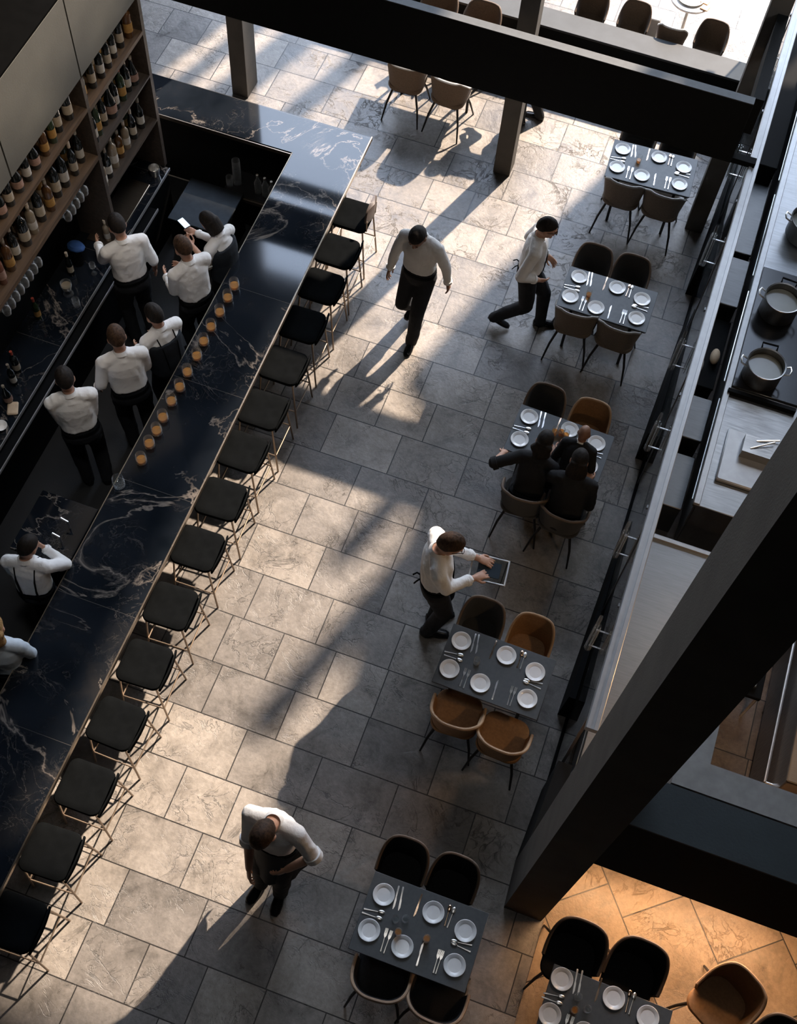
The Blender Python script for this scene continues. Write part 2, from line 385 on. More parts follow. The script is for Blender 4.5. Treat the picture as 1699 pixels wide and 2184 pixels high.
mb = MB(); mb.loft([[(x, y, z) for x, z in bar_shade] for y in (18.45, 18.6)]); struct('sun_blocker_bar', mb, M_conc2)
struct('trim_1', plank(-10, 6, 18.4, 18.6, 16.9, 17), M_conc2)
mb = MB(); mb.box(-10, -9.0, 18.45, 18.6, 0, 16.9); struct('wall_back_side', mb, M_conc2)
for k, (x0, x1, z1) in enumerate([(2.88, 3.12, 12.5), (3.42, 3.7, 14.2)]):
    struct('trim_%d' % (k + 2), plank(x0, x1, 18.42, 18.6, 0, z1), M_conc2)  # unseen posts added to cast the finger-shaped shadows on the floor
# mullions of the far windows, whose shadows stripe the terrace floor at the upper end
def u2x(u): return u + (18.5 - 10.5) * SX
for k, (a, b) in enumerate([(-7.6, -5.97), (-5.74, -5.55), (-5.28, -4.86), (-4.35, -4.1)]):
    struct('trim_%d' % (k + 11), plank(u2x(a), u2x(b), 18.42, 18.6, 0, 9.4), M_conc2)
# low wall, columns, beam
lw = struct('wall_low', plank(-4.4, .75, 12.0, 12.29, 0, .6), M_dark)  # charcoal face stands in for the shadow on the wall's front
struct('wall_low_coping', MB().bbox(-4.42, .77, 11.98, 12.31, .6, .63, .004), simple('shaded_coping', (.046, .051, .055), .65, var=.12, scale=6), parent=lw)  # stone darkened to paint shade onto a ledge the sun reaches
for k, x in enumerate((-5.16, -1.86, .46)):
    w = .2; mbc = MB(); mbc.bbox(x, x + w, 10.12, 10.12 + (.3 if k != 1 else .22), 0, 3.6, .004)
    struct('column_%d' % (k + 1), mbc, M_conc2, .3)
mbb = MB(); mbb.bbox(-5.45, .58, 8.85, 8.945, 2.3, 3.0, .004)
struct('beam_main', mbb, M_dark, .3)
struct('trim_5', plank(-5.44, .58, 8.852, 8.943, 3.0, 3.008), simple('lit_top_grey', (.065, .072, .077), .6))  # lighter strip paints the daylight on the beam's top face
struct('beam_upper', plank(-5.16, .66, 10.15, 10.3, 3.44, 3.6), M_dark)
struct('beam_tie', plank(.56, .66, 8.945, 10.12, 2.6, 3.0), M_dark)
struct('beam_bracket', plank(.58, .80, 8.86, 8.94, 2.3, 2.36), M_black)
# near column, lintel, slab over the passage
mbn = MB(); mbn.loft([[(.72, 2.2, z), (1.05, 2.2, z), (1.05, 2.6, z), (.70, 2.6, z)] for z in (0, 16.9)])
struct('column_4', mbn, M_conc2)
struct('wall_plinth', MB().loft([[(.70, 2.6, z), (.86, 2.6, z), (.86, 3.28, z), (.74, 3.28, z)] for z in (0, .9)]), M_dark)
struct('lintel', plank(1.05, 4.2, 2.2, 2.35, 2.3, 3.39), M_black)
struct('slab', plank(1.05, 4.2, 2.35, 2.52, 3.1, 3.395), M_teal)
struct('slab_top', plank(1.05, 4.2, 2.2, 2.52, 3.39, 3.41), M_teal)
rim = MB(); rim.box(1.23, 4.2, 2.535, 2.73, 3.25, 3.40); rim.box(1.23, 1.43, 2.73, 4.1, 3.25, 3.40)
struct('trim_4', rim, simple('rim_steel', (.34, .335, .325), .42, .5))
ws = MB(); ws.box(1.07, 5.99, -3.5, 2.98, 0, .004)
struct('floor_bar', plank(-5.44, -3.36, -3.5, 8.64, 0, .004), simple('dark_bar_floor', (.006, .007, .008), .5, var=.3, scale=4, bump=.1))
struct('floor_passage', ws, M_warm)
struct('floor_kitchen', plank(.9, 5.99, 2.99, 18.3, 0, .005), M_kfloor)
# ------------------------------------------------------------------ glass screen
scr = thing('glass_screen', 'long glass screen with aluminium top rail between tables and kitchen', 'screen', (.78, 3.3, 0))
L = 9.9
kid(MB().bbox(-.035, .06, -.2, L + .6, 2.25, 2.31, .004).build('top_rail', M_alu), scr)
kid(MB().box(-.028, .0, -.2, L + .6, 2.31, 2.318).box(.025, .053, -.2, L + .6, 2.31, 2.318).build('rail_bead', M_alu), scr)
kid(MB().box(-.02, .02, 0, L, 0, .06).build('floor_channel', M_black), scr)
npan = 6; pl = L / npan
for i in range(npan):
    kid(MB().box(-.006, .006, i * pl + .006, (i + 1) * pl - .006, .06, 2.25).build('glass_panel', M_pane), scr)
for i in range(npan + 1):
    kid(MB().box(-.012, .012, i * pl - .006, i * pl + .006, .06, 2.25).build('panel_mullion', M_steel2), scr)
hy = [8.6, 7.05, 5.75, 4.35, 3.35, 2.15, 1.2]
for i, y in enumerate(hy):
    y -= .15
    h = kid(MB().tube([(-.075, y, .85), (-.075, y, 1.32)], .032, 12).build('pull_handle', M_glass), scr)
    for q in range(5): kid(MB().tube([(-.075 + .024 * math.cos(q * 1.26), y + .024 * math.sin(q * 1.26), .86), (-.075 + .024 * math.cos(q * 1.26), y + .024 * math.sin(q * 1.26), 1.31)], .0035, 6).build('handle_rod', M_chrome), h)
    h2 = kid(MB().tube([(-.075, y + .075, .95), (-.075, y + .075, 1.36)], .016, 8).build('side_handle', M_glass), scr)
    KIDS.setdefault(h.name, [])
    for z in (.9, 1.24): kid(MB().box(-.075, .0, y - .006, y + .006, z, z + .012).build('handle_bracket', M_chrome), h)
    kid(MB().box(-.012, .010, y - .015, y + .015, 1.8, 1.83).build('glass_clip', M_steel2), scr)
for i, (y0, y1) in enumerate([(5.9, 7.6), (3.62, 5.3), (.7, 2.6)]):
    kid(MB().loft([[(-.10, y0, 0), (-.02, y0, 0), (-.02, y1, 0), (-.03, y1, 0)], [(-.08, y0, .5), (-.02, y0, .5), (-.02, y1, .5), (-.03, y1, .5)]]).build('kick_panel', M_black), scr)
# ------------------------------------------------------------------ kitchen
def cabinet(name, label, x0, x1, y0, y1, z1, topm, bodym, ndoor=3):
    t = thing(name, label, 'counter', (x0, y0, 0)); w, d = x1 - x0, y1 - y0
    kid(MB().box(.04, w, .0, d, .08, z1 - .04).build('body', bodym), t)
    kid(MB().bbox(0, w, -.015, d, z1 - .04, z1, .006).build('worktop', topm), t)
    kid(MB().box(.08, w, .03, d, 0, .08).build('plinth', M_black), t)
    for i in range(ndoor):
        a, b = d * i / ndoor + .01, d * (i + 1) / ndoor - .01
        dr = kid(MB().bbox(.02, .04, a, b, .1, z1 - .06, .004).build('door', M_steel2), t)
        kid(MB().tube([(.0, a + .1, z1 - .12), (.0, b - .1, z1 - .12)], .008).build('handle', M_chrome), dr)
    return t
kc = cabinet('kitchen_counter', 'long steel kitchen counter behind the glass screen carrying stock pots', 1.245, 2.75, 6.06, 14.6, .9, M_steel, M_steel2, 6)
kid(MB().bbox(0.0, .06, -.015, 8.54, .9, .93, .004).build('front_lip', M_alu), kc)
kw = cabinet('steel_worktable', 'empty brushed steel worktable below the glass screen by the concrete column', .9, 1.9, 3.05, 5.62, .9, M_steel, M_steel2, 3)
kid(MB().box(0, 1.0, 2.51, 2.54, .9, .93).build('upstand', M_alu), kw)
h1 = tag(MB().bbox(1.31, 2.0, 7.46, 9.05, .905, .925, .004).build('hob', M_hob), 'black glass hob set in the steel counter under the two stock pots', 'hob')
h2 = tag(MB().box(1.28, 1.95, 7.36, 7.40, .90, .96).build('splash_bar', M_black), 'black upright strip on the steel counter in front of the pots', 'strip')
def pot(name, label, x, y, r, h, rz=0.):
    t = thing(name, label, 'pot', (x, y, .926), rz)
    kid(MB().lathe([(0, 0), (r * .93, 0), (r, .02), (r, h - .01), (r + .008, h), (r + .004, h + .006), (r - .008, h), (r - .012, .02), (0, .02)], 40).build('pot_body', M_steel2), t)
    kid(MB().lathe([(0, h - .075), (r - .013, h - .075)], 40).build('broth', M_soup), t)
    for s in (-1, 1):
        kid(MB().tube([(s * (r - .002), -.045, h - .05), (s * (r + .05), -.045, h - .02), (s * (r + .06), 0, h - .015), (s * (r + .05), .045, h - .02), (s * (r - .002), .045, h - .05)], .009).build('handle', M_chrome), t)
    kid(MB().tube([(-.07, r, h - .03), (-.075, r + .05, h + .01), (.075, r + .05, h + .01), (.07, r, h - .03)], .011, 8).build('back_handle', M_black), t)
    return t
pot('stock_pot', 'large steel stock pot farther along the hob, cloudy broth inside', 1.545, 8.5, .185, .24, R(-4))
pot('stock_pot', 'large steel stock pot beside the black upright strip, cloudy broth inside', 1.545, 7.66, .185, .22, R(3))
pot('stock_pot', 'dark stock pot at the far end of the kitchen counter', 1.62, 9.62, .2, .24, R(3))
tr = thing('cutlery_tray', 'white tray holding a steel utensil box on the kitchen counter', 'tray', (1.5, 6.72, .9))
kid(MB().bbox(-.12, .5, -.36, .24, 0, .05, .012).build('tray_body', M_alu), tr)
kid(MB().box(.03, .36, -.05, .15, .05, .16).build('utensil_box', M_steel2), tr)
kid(MB().tube([(.1, .0, .16), (.3, .12, .2)], .008).tube([(.14, .1, .16), (.34, .16, .19)], .008).build('ladle_handle', M_chrome), tr)
eq = thing('steel_appliance', 'boxy steel kitchen appliance on the counter past the pots', 'appliance', (1.75, 9.15, .9))
kid(MB().bbox(0, .6, -.22, .2, 0, .16, .01).build('casing', M_steel2), eq); kid(MB().box(.02, .58, -.235, -.22, .03, .12).build('front_panel', M_black), eq)
items = [('storage_bin', 'pale grey lidded storage bin on the kitchen floor behind the rail', .92, 1.2, 8.75, 9.4, .55, M_steel2), ('storage_bin', 'black storage bin between the pale bin and the metal tray', .92, 1.2, 7.75, 8.65, .4, M_black),
         ('gastro_pan', 'shallow steel pan behind the rail beside the wrapped parcel', .92, 1.2, 6.95, 7.45, .6, M_steel2), ('drawer_unit', 'low steel drawer unit behind the rail near the counter end', .92, 1.2, 6.2, 6.8, .5, M_steel2),
         ('drawer_unit', 'dark steel drawer unit behind the rail at the far kitchen end', .92, 1.2, 9.55, 10.6, .5, M_steel2), ('oven_unit', 'long black oven unit behind the rail beyond the drawer units', .92, 1.2, 10.7, 13.0, .7, M_black)]
M_bin = brushed('dark_bin_steel', (.12, .12, .12), .42, .15)
for n, lb, x0, x1, y0, y1, h, m in items:
    m = M_bin if m is not M_black else m
    t = thing(n, lb, 'bin' if 'bin' in n else 'unit', (x0, y0, 0)); kid(MB().bbox(0, x1 - x0, 0, y1 - y0, 0, h - .03, .006).build('body', m), t); kid(MB().bbox(-.008, x1 - x0 + .008, -.008, y1 - y0 + .008, h - .03, h, .006).build('lid', m), t)
tag(MB().ell((0, 0, .06), (.05, .11, .06)).build('parcel', M_stripe, None, (.99, 7.95, .40)), 'striped rounded parcel behind the rail on a dark bin', 'parcel')
bl = thing('bread_loaf', 'pale loaf beside the striped parcel behind the glass', 'bread', (1.13, 8.12, .4)); kid(MB().ell((0, 0, .05), (.05, .1, .05)).build('crust', M_cream), bl)
# equipment seen past the near column
ap = thing('steel_cabinet', 'tall brushed steel cabinet standing on the warm lit kitchen floor', 'cabinet', (2.45, 3.6, 0))
kid(MB().bbox(0, 1.2, 0, 2.2, .1, 1.35, .01).build('body', M_steel2), ap); kid(MB().bbox(-.02, 1.22, -.02, 2.22, 1.35, 1.40, .008).build('top', M_conc2), ap)
kid(MB().tube([(-.06, .1, .9), (-.06, 1.9, .9)], .014).build('towel_rail', M_chrome), ap)
for y in (.1, 1.9): kid(MB().tube([(-.06, y, .9), (0, y, .9)], .01).build('rail_post', M_chrome), ap)
tw = thing('work_trolley', 'dark low trolley with a tray on the warm lit kitchen floor', 'trolley', (1.95, 4.55, 0), R(0))
kid(MB().bbox(-.15, .35, 0, .5, .5, .55, .006).build('tray_top', M_black), tw); kid(MB().bbox(-.1, .28, .08, .42, .55, .6, .006).build('baking_tray', M_steel2), tw)
for x in (-.13, .33):
    for y in (.03, .47): kid(MB().tube([(x, y, 0), (x, y, .5)], .014).build('leg', M_chrome), tw)

# ------------------------------------------------------------------ bar
bar = thing('bar_counter', 'long black veined marble bar counter with bronze edge', 'bar', (-2.96, 0, 0))
top = MB(); top.prism([(-.74, -3.0), (0, -3.0), (-.02, 4.6), (-.075, 9.08), (-2.64, 9.06), (-2.64, 8.54), (-.76, 8.56), (-.74, 4.6)], 1.01, 1.05)
kid(top.build('marble_top', M_marble, smooth=0), bar)
kid(MB().prism([(.004, -3.0), (.016, -3.0), (-.004, 4.6), (-.059, 9.09), (-.073, 9.09), (-.018, 4.6)], 1.005, 1.052).build('bronze_edge', M_edge, smooth=0), bar)
kid(MB().prism([(-.75, -3), (-.742, -3), (-.742, 4.6), (-.762, 8.555), (-.77, 8.555), (-.75, 4.6)], 1.005, 1.052).box(-2.64, -.765, 8.528, 8.538, 1.005, 1.052).build('inner_edge', M_edge, smooth=0), bar)
kid(MB().box(-.62, -.36, -3.0, 8.95, 0, 1.01).build('front_panel', M_dark, smooth=0), bar)
kid(MB().box(-2.64, -.3, 8.66, 8.96, 0, 1.01).build('return_panel', M_dark, smooth=0), bar)
lo = thing('speed_rail', 'low black bottle shelf under the far arm of the bar', 'shelf', (-4.42, 8.20, 0))
kid(MB().bbox(.0, .72, .02, .36, .50, .54, .004).build('shelf_board', M_hob), lo)
kid(MB().box(.0, .72, .0, .02, .48, .52).build('bronze_lip', M_edge), lo); kid(MB().box(.02, .70, .1, .36, 0, .50).build('body', M_black), lo)
ub = thing('undercounter_cabinet', 'dark steel undercounter cabinet below the far bar arm', 'cabinet', (-4.78, 7.62, 0))
kid(MB().bbox(0, .6, 0, .6, 0, .55, .01).build('body', M_black), ub); kid(MB().bbox(-.01, .61, -.01, .61, .55, .58, .006).build('top', simple('dark_steel', (.04, .045, .05), .4, .9)), ub)
sk = thing('bar_sink_unit', 'black marble topped work unit on the floor inside the bar', 'unit', (-4.33, 3.43, 0))
kid(MB().bbox(0, .55, 0, .62, .86, .9, .004).build('marble_top', M_marble), sk); kid(MB().box(.03, .52, .03, .6, 0, .86).build('body', M_black), sk)
for k, y in enumerate((.2, .36)):
    kid(MB().tube([(.4, y, .9), (.4, y, 1.02), (.34, y, 1.05)], .01).build('tap', M_chrome), sk)
# back bar
bb = thing('back_counter', 'black marble back counter under the bottle shelves', 'counter', (-4.9, 0, 0))
kid(MB().box(-.49, 0, -3.0, 8.0, .87, .9).build('marble_top', M_marble, smooth=0), bb)
kid(MB().box(0, .008, -3.0, 8.0, .868, .904).box(.085, .095, -3.0, 7.5, .80, .83).build('steel_edge', M_alu, smooth=0), bb)
kid(MB().box(-.5, -.03, -3.0, 8.0, 0, .87).build('body', M_black, smooth=0), bb)
kid(MB().box(-.03, .085, -3.0, 7.5, .76, .81).build('drip_channel', M_black, smooth=0), bb)
sh = thing('bottle_shelving', 'tall wall shelving with wooden boards and dark uprights full of bottles', 'shelving', (-4.95, 0, 0))
kid(MB().box(-.42, 0, 8.0, 8.05, .9, 3.86).build('end_panel', M_dwood, smooth=0), sh)
kid(MB().box(-.42, 0, 6.88, 6.925, .9, 3.0).build('upright', M_dwood, smooth=0), sh)
kid(MB().box(-.42, 0, 4.3, 4.345, .9, 3.0).build('upright', M_dwood, smooth=0), sh)
kid(MB().box(-.45, -.42, 2.0, 8.05, .9, 3.86).build('back_panel', M_black, smooth=0), sh)
kid(MB().box(-.42, 0, 6.925, 8.0, 2.60, 2.64).build('shelf_board', M_shelf, smooth=0), sh)
kid(MB().box(-.42, 0, 6.925, 8.0, 2.10, 2.12).build('shelf_board', M_dwood, smooth=0), sh)
kid(MB().box(-.42, 0, 6.925, 8.0, 1.54, 1.56).build('shelf_board', M_dwood, smooth=0), sh)
kid(MB().box(-.42, 0, 4.345, 6.88, 2.64, 2.68).build('shelf_board', M_shelf, smooth=0), sh)
kid(MB().box(-.42, 0, 4.345, 6.88, 2.06, 2.11).build('shelf_board', M_shelf, smooth=0), sh)
for a, b in ((6.90, 8.0), (5.66, 6.89), (4.3, 5.65), (2.9, 4.29)):
    kid(MB().box(-.42, .004, a + .004, b - .004, 3.02, 3.85).build('fascia_panel', M_panel, smooth=0), sh)
kid(MB().box(-.45, .0, 2.9, 8.05, 3.85, 3.87).build('top_board', simple('matt_black_board', (.003, .003, .003), .95, spec=.02), smooth=0), sh)

# bottles ------------------------------------------------------------
def bottle(kind, h, r, gm, lm, cm):
    t = thing('bottle', None, 'bottle')
    nr = .014
    if kind == 'wine': pr = [(0, 0), (r * .95, 0), (r, .008), (r, h * .58), (r * .85, h * .66), (nr * 1.1, h * .75), (nr, h * .86), (nr, h * .93)]
    elif kind == 'spirit': pr = [(0, 0), (r * .95, 0), (r, .008), (r, h * .62), (r * .9, h * .68), (nr * 1.2, h * .76), (nr * 1.1, h * .92)]
    else: pr = [(0, 0), (r * .9, 0), (r, .01), (r * 1.02, h * .3), (r * .85, h * .55), (nr * 1.4, h * .75), (nr * 1.1, h * .93)]
    pr += [(0, pr[-1][1])]
    kid(MB().lathe(pr, 14).build('bottle_body', gm), t)
    kid(MB().lathe([(r + .0012, h * .17), (r + .0012, h * .42)], 14).build('paper_label', lm), t)
    kid(MB().lathe([(nr + .002, h * .84), (nr + .003, h), (0, h)], 10).build('cap', cm), t)
    return t
def noc(m): return m
BT = []
for spec in [('wine', .30, .038, M_bdark, M_lab2, M_foil, 'dark white-labelled bottle'), ('wine', .31, .037, M_bdark, M_lab, M_cork, 'dark cream-labelled bottle'), ('spirit', .29, .042, M_bamber, M_lab3, M_foil, 'amber ochre-labelled bottle'),
             ('wine', .29, .038, M_bgreen, M_lab3, M_red, 'green ochre-labelled bottle'), ('spirit', .28, .044, M_bgold, M_lab, M_foil, 'golden cream-labelled bottle'), ('spirit', .28, .041, M_bclear, M_lab2, M_cork, 'pale white-labelled bottle'),
             ('wine', .31, .04, M_brose, M_lab4, M_red, 'rose pink-labelled bottle'), ('liqueur', .26, .05, M_bdark, M_lab4, M_foil, 'squat black rose-labelled bottle'), ('spirit', .30, .043, M_bdark, M_lab, M_red, 'red-capped black bottle')]:
    BT.append((bottle(*spec[:6]), spec[6]))
used = set()
def put_bottle(k, x, y, z, rest, group, s=1.):
    b, d = BT[k]; lb = d + ', ' + rest
    if k in used: o = dup(b, (x, y, z), rnd.uniform(0, 6), lb, group)
    else: used.add(k); o = b; o.location = (x, y, z); o['label'] = lb; o['group'] = group
    o.scale = (s * .86, s * .86, s * 1.05); return o
rows = [  # y range, z, list of kinds, phrase
    ((7.9, 7.03), 2.641, [2, 1, 0, 1, 0, 1, 3], 'top shelf by the end panel', -5.03),
    ((7.86, 7.02), 2.121, [7, 0, 3, 0, 7, 1, 3, 0], 'middle shelf by the end panel', -5.04),
    ((7.84, 7.0), 1.561, [0, 1, 5, 2, 5, 0, 5], 'lower shelf by the end panel', -5.04),
    ((6.72, 5.05), 2.681, [8, 1, 3, 2, 7, 0, 7, 8, 7, 7, 3, 1], 'upper board of the middle bay', -5.03),
    ((6.76, 4.95), 2.111, [0, 1, 0, 1, 2, 1, 5, 8, 0, 2, 6, 6, 1], 'lowest board of the middle bay', -5.04)]
for (ya, yb), z, ks, ph, x in rows:
    n = len(ks)
    for i, k in enumerate(ks):
        y = ya + (yb - ya) * i / (n - 1) + rnd.uniform(-.012, .012)
        put_bottle(k, x - rnd.uniform(0, .03), y, z, ORD[i] + ' from far end, ' + ph, 'bottles on the ' + ph, rnd.uniform(1.12, 1.36) * (1.06 if z > 2.1 and z < 2.12 else 1.0))
    # a second row stands behind
    for i in range(n - 1):
        if rnd.random() < .55:
            y = ya + (yb - ya) * (i + .5) / (n - 1)
            put_bottle((ks[i] + 3) % 9, x - .14, y, z, 'back row behind the ' + ORD[i] + ', ' + ph, 'bottles on the ' + ph, 1.15)
for i, (k, x, y, d) in enumerate([(7, -5.05, 4.78, 'on the back counter past the hanging glasses'), (0, -5.1, 4.98, 'on the back counter below the hanging glasses'), (8, -5.14, 5.12, 'on the back counter beside the wine glasses'), (5, -5.06, 6.88, 'standing on the back counter near the upright'), (3, -5.25, 5.75, 'standing behind the goblet on the back counter'), (1, -5.2, 6.35, 'at the wall on the back counter by the server')]):
    put_bottle(k, x, y, .90, d, 'bottles on the back counter', 1.0)
# clear bottles on the low shelf
def clear_bottle():
    t = thing('water_bottle', None, 'bottle')
    kid(MB().lathe([(0, 0), (.038, 0), (.040, .006), (.040, .15), (.015, .21), (.013, .255), (.010, .255), (.012, .21), (.037, .148), (.037, .008), (0, .008)], 16).build('bottle_body', M_glass), t)
    kid(MB().lathe([(0, .009), (.0365, .009), (.0365, .11), (0, .11)], 14).build('water', M_water), t)
    kid(MB().lathe([(.015, .245), (.015, .265), (0, .265)], 10).build('cap', M_foil), t)
    return t
cb = clear_bottle()
for i, (x, y) in enumerate([(-4.05, 8.34), (-3.96, 8.33), (-3.875, 8.31), (-3.79, 8.27)]):
    lb = 'small clear water bottle, ' + ORD[i] + ' of four counted from the carafe on the low shelf'
    if i == 0: cb.location = (x, y, .54); cb['label'] = lb; cb['group'] = 'clear bottles on the low shelf'
    else: dup(cb, (x, y, .54), 0, lb, 'clear bottles on the low shelf')
def vessel(name, label, cat, loc, prof, fill=None, fm=None, n=20):
    t = thing(name, label, cat, loc); kid(MB().lathe(prof, n).build('glass_body', M_glass), t)
    if fill: kid(MB().lathe(fill, n).build('liquid', fm), t)
    return t
def cup(r0, r1, h, w=.0022, b=.006): return [(0, 0), (r0, 0), (r1, h * .45), (r1 * .94, h), (r1 * .94 - w, h), (r1 - w, h * .45), (r0 - w, b), (0, b)]
vessel('carafe', 'tall clear carafe on the low shelf beside the water bottles', 'carafe', (-4.31, 8.38, .54), cup(.045, .048, .34), [(0, .007), (.0425, .007), (.0445, .18), (0, .18)], M_water)
vessel('water_glass', 'clear tumbler of water beside the tall carafe', 'glass', (-4.375, 8.32, .54), cup(.035, .04, .13), [(0, .007), (.032, .007), (.036, .07), (0, .07)], M_water)
# whisky tumblers on the bar
wy = [6.68, 6.52, 6.33, 6.14, 5.96, 5.78, 5.58, 5.40, 5.23, 5.04, 4.89, 4.74, 4.56]
def tumbler(r=.051, h=.125, liq=.040, lm=M_whisky):
    t = thing('whisky_tumbler', None, 'glass')
    kid(MB().lathe([(0, 0), (r * .78, 0), (r * .95, .012), (r, h * .45), (r * .88, h), (r * .88 - .002, h), (r - .0025, h * .45), (r * .9, .014), (r * .6, .010), (0, .010)], 24).build('glass_body', M_glass), t)
    if liq: kid(MB().lathe([(0, .0125), (r * .55, .0125), (r * .80, .018), (r * .87, .02 + liq * .5), (r * .885, .01 + liq), (0, .01 + liq)], 24).build('whisky', lm), t)
    return t
tb = tumbler()
for i, y in enumerate(wy):
    lb = 'whisky tumbler, ' + ORD[i] + ' from the far end of the row along the bar'
    if i == 0: tb.location = (-3.58, y, 1.052); tb['label'] = lb; tb['group'] = 'whisky tumblers along the bar'
    else: dup(tb, (-3.58 + rnd.uniform(-.008, .008), y, 1.052), rnd.uniform(0, 6), lb, 'whisky tumblers along the bar')
t = tumbler(.056, .13, .055, M_water); t.name = 'water_tumbler'; t.location = (-3.655, 4.27, 1.052); t['label'] = 'larger clear tumbler of water at the inner bar edge past the whisky row'
t = tumbler(.045, .12, .02, M_water); t.name = 'water_tumbler'; t.location = (-4.25, 3.3, .901); t['label'] = 'clear glass on the sink unit beside the server with braces'
# wine glasses hung under the shelf and standing
def wineglass(): 
    t = thing('wine_glass', None, 'glass')
    kid(MB().lathe([(.034, 0), (.034, -.003), (.004, -.008), (.0035, -.08), (.012, -.09), (.036, -.12), (.040, -.155), (.033, -.20), (.0315, -.20), (.038, -.155), (.034, -.122), (.010, -.093), (0, -.09)], 16).build('bowl', M_glass), t)
    return t
wg = wineglass(); first = True
def hang(x, y, z, lb, g):
    global first
    if first: wg.location = (x, y, z); wg['label'] = lb; wg['group'] = g; first = False
    else: dup(wg, (x, y, z), 0, lb, g)
for i in range(8):
    for j in range(2):
        hang(-5.0 - j * .085, 5.12 + i * .083, 2.055, 'upside-down stem glass, ' + ORD[i] + (' in outer' if j == 0 else ' in wall side') + ' row below the near shelf', 'stem glasses hung near the edge')
for i in range(5):
    for j in range(2):
        hang(-5.0 - j * .085, 6.28 + i * .083, 2.055, 'upside-down stem glass, ' + ORD[i] + (' in the outer' if j == 0 else ' in the wall side') + ' row hung by the upright', 'stem glasses hung by the upright')
t = thing('goblet', 'thick clear goblet of pale drink on the back counter', 'glass', (-5.12, 6.12, .90))
kid(MB().lathe([(0, 0), (.05, 0), (.05, .008), (.014, .02), (.012, .05), (.045, .08), (.055, .13), (.053, .17), (.050, .17), (.052, .13), (.042, .083), (0, .06)], 20).build('goblet_body', M_glass), t)
kid(MB().lathe([(0, .062), (.041, .084), (.050, .13), (0, .13)], 18).build('drink', M_bclear), t)
t = thing('shaker', 'black cocktail shaker with blue cloth on the back counter', 'shaker', (-5.2, 6.5, .9)); kid(MB().lathe([(0, 0), (.05, 0), (.06, .2), (.04, .25), (0, .27)], 18).build('shaker_body', M_black), t)
kid(MB().ell((.02, 0, .26), (.09, .07, .035), fn=lambda d: 1 + .25 * noise.noise(Vector(d) * 3)).build('blue_cloth', M_blue), t)
t = vessel('stem_glass', 'small stemmed glass in front of the server at the back counter', 'glass', (-5.0, 6.44, .90), [(0, 0), (.03, 0), (.004, .008), (.004, .07), (.03, .1), (.03, .15), (.028, .15), (.028, .1), (0, .075)])
t = vessel('tumbler', 'dark empty tumbler on the back counter near the goblet', 'glass', (-4.98, 6.02, .90), cup(.035, .038, .10))
t = thing('metal_tray', 'dark bronze tray leaning flat on the back counter under the end bay', 'tray', (-5.1, 7.3, .9)); kid(MB().bbox(-.16, .12, -.5, .4, .0, .02, .004).build('tray_body', M_edge), t)
t = thing('ice_bucket', 'small chrome ice bucket on the back counter in the far corner', 'bucket', (-5.0, 7.86, .9)); kid(MB().lathe([(0, 0), (.045, 0), (.06, .1), (.056, .1), (.042, .008), (0, .008)], 18).build('bucket_body', M_chrome), t)
t = thing('folded_napkin', 'folded tan napkin on the back counter past the black bottles', 'napkin', (-4.98, 4.72, .9), R(25)); kid(MB().bbox(-.05, .05, -.07, .07, 0, .03, .01).build('napkin_fold', M_cream), t)
t = thing('sauce_bowl', 'small white bowl on the back counter near the tan napkin', 'bowl', (-4.98, 4.5, .9)); kid(MB().lathe([(0, 0), (.03, 0), (.06, .045), (.057, .045), (.028, .006), (0, .006)], 20).build('bowl_body', M_plate), t)

# ------------------------------------------------------------------ stools
def rsq(w, d, r, n=6):
    out = []
    for cx, cy, a0 in ((w / 2 - r, d / 2 - r, 0), (-w / 2 + r, d / 2 - r, 90), (-w / 2 + r, -d / 2 + r, 180), (w / 2 - r, -d / 2 + r, 270)):
        for k in range(n + 1):
            a = R(a0 + 90 * k / n); out.append((cx + r * math.cos(a), cy + r * math.sin(a)))
    return out
def cushion(w, d, r, z0, z1, dish=0.):
    mb = MB(); rings = []
    for s, z in ((.90, z0), (.97, z0 + .006), (1, z0 + (z1 - z0) * .35), (1, z0 + (z1 - z0) * .7), (.97, z1 - .006), (.90, z1)):
        rings.append([(x * s, y * s, z) for x, y in rsq(w, d, r)])
    for s in (.75, .5, .25): rings.append([(x * s, y * s, z1 + .004 - dish * (1 - s)) for x, y in rsq(w, d, r)])
    return mb.loft(rings)
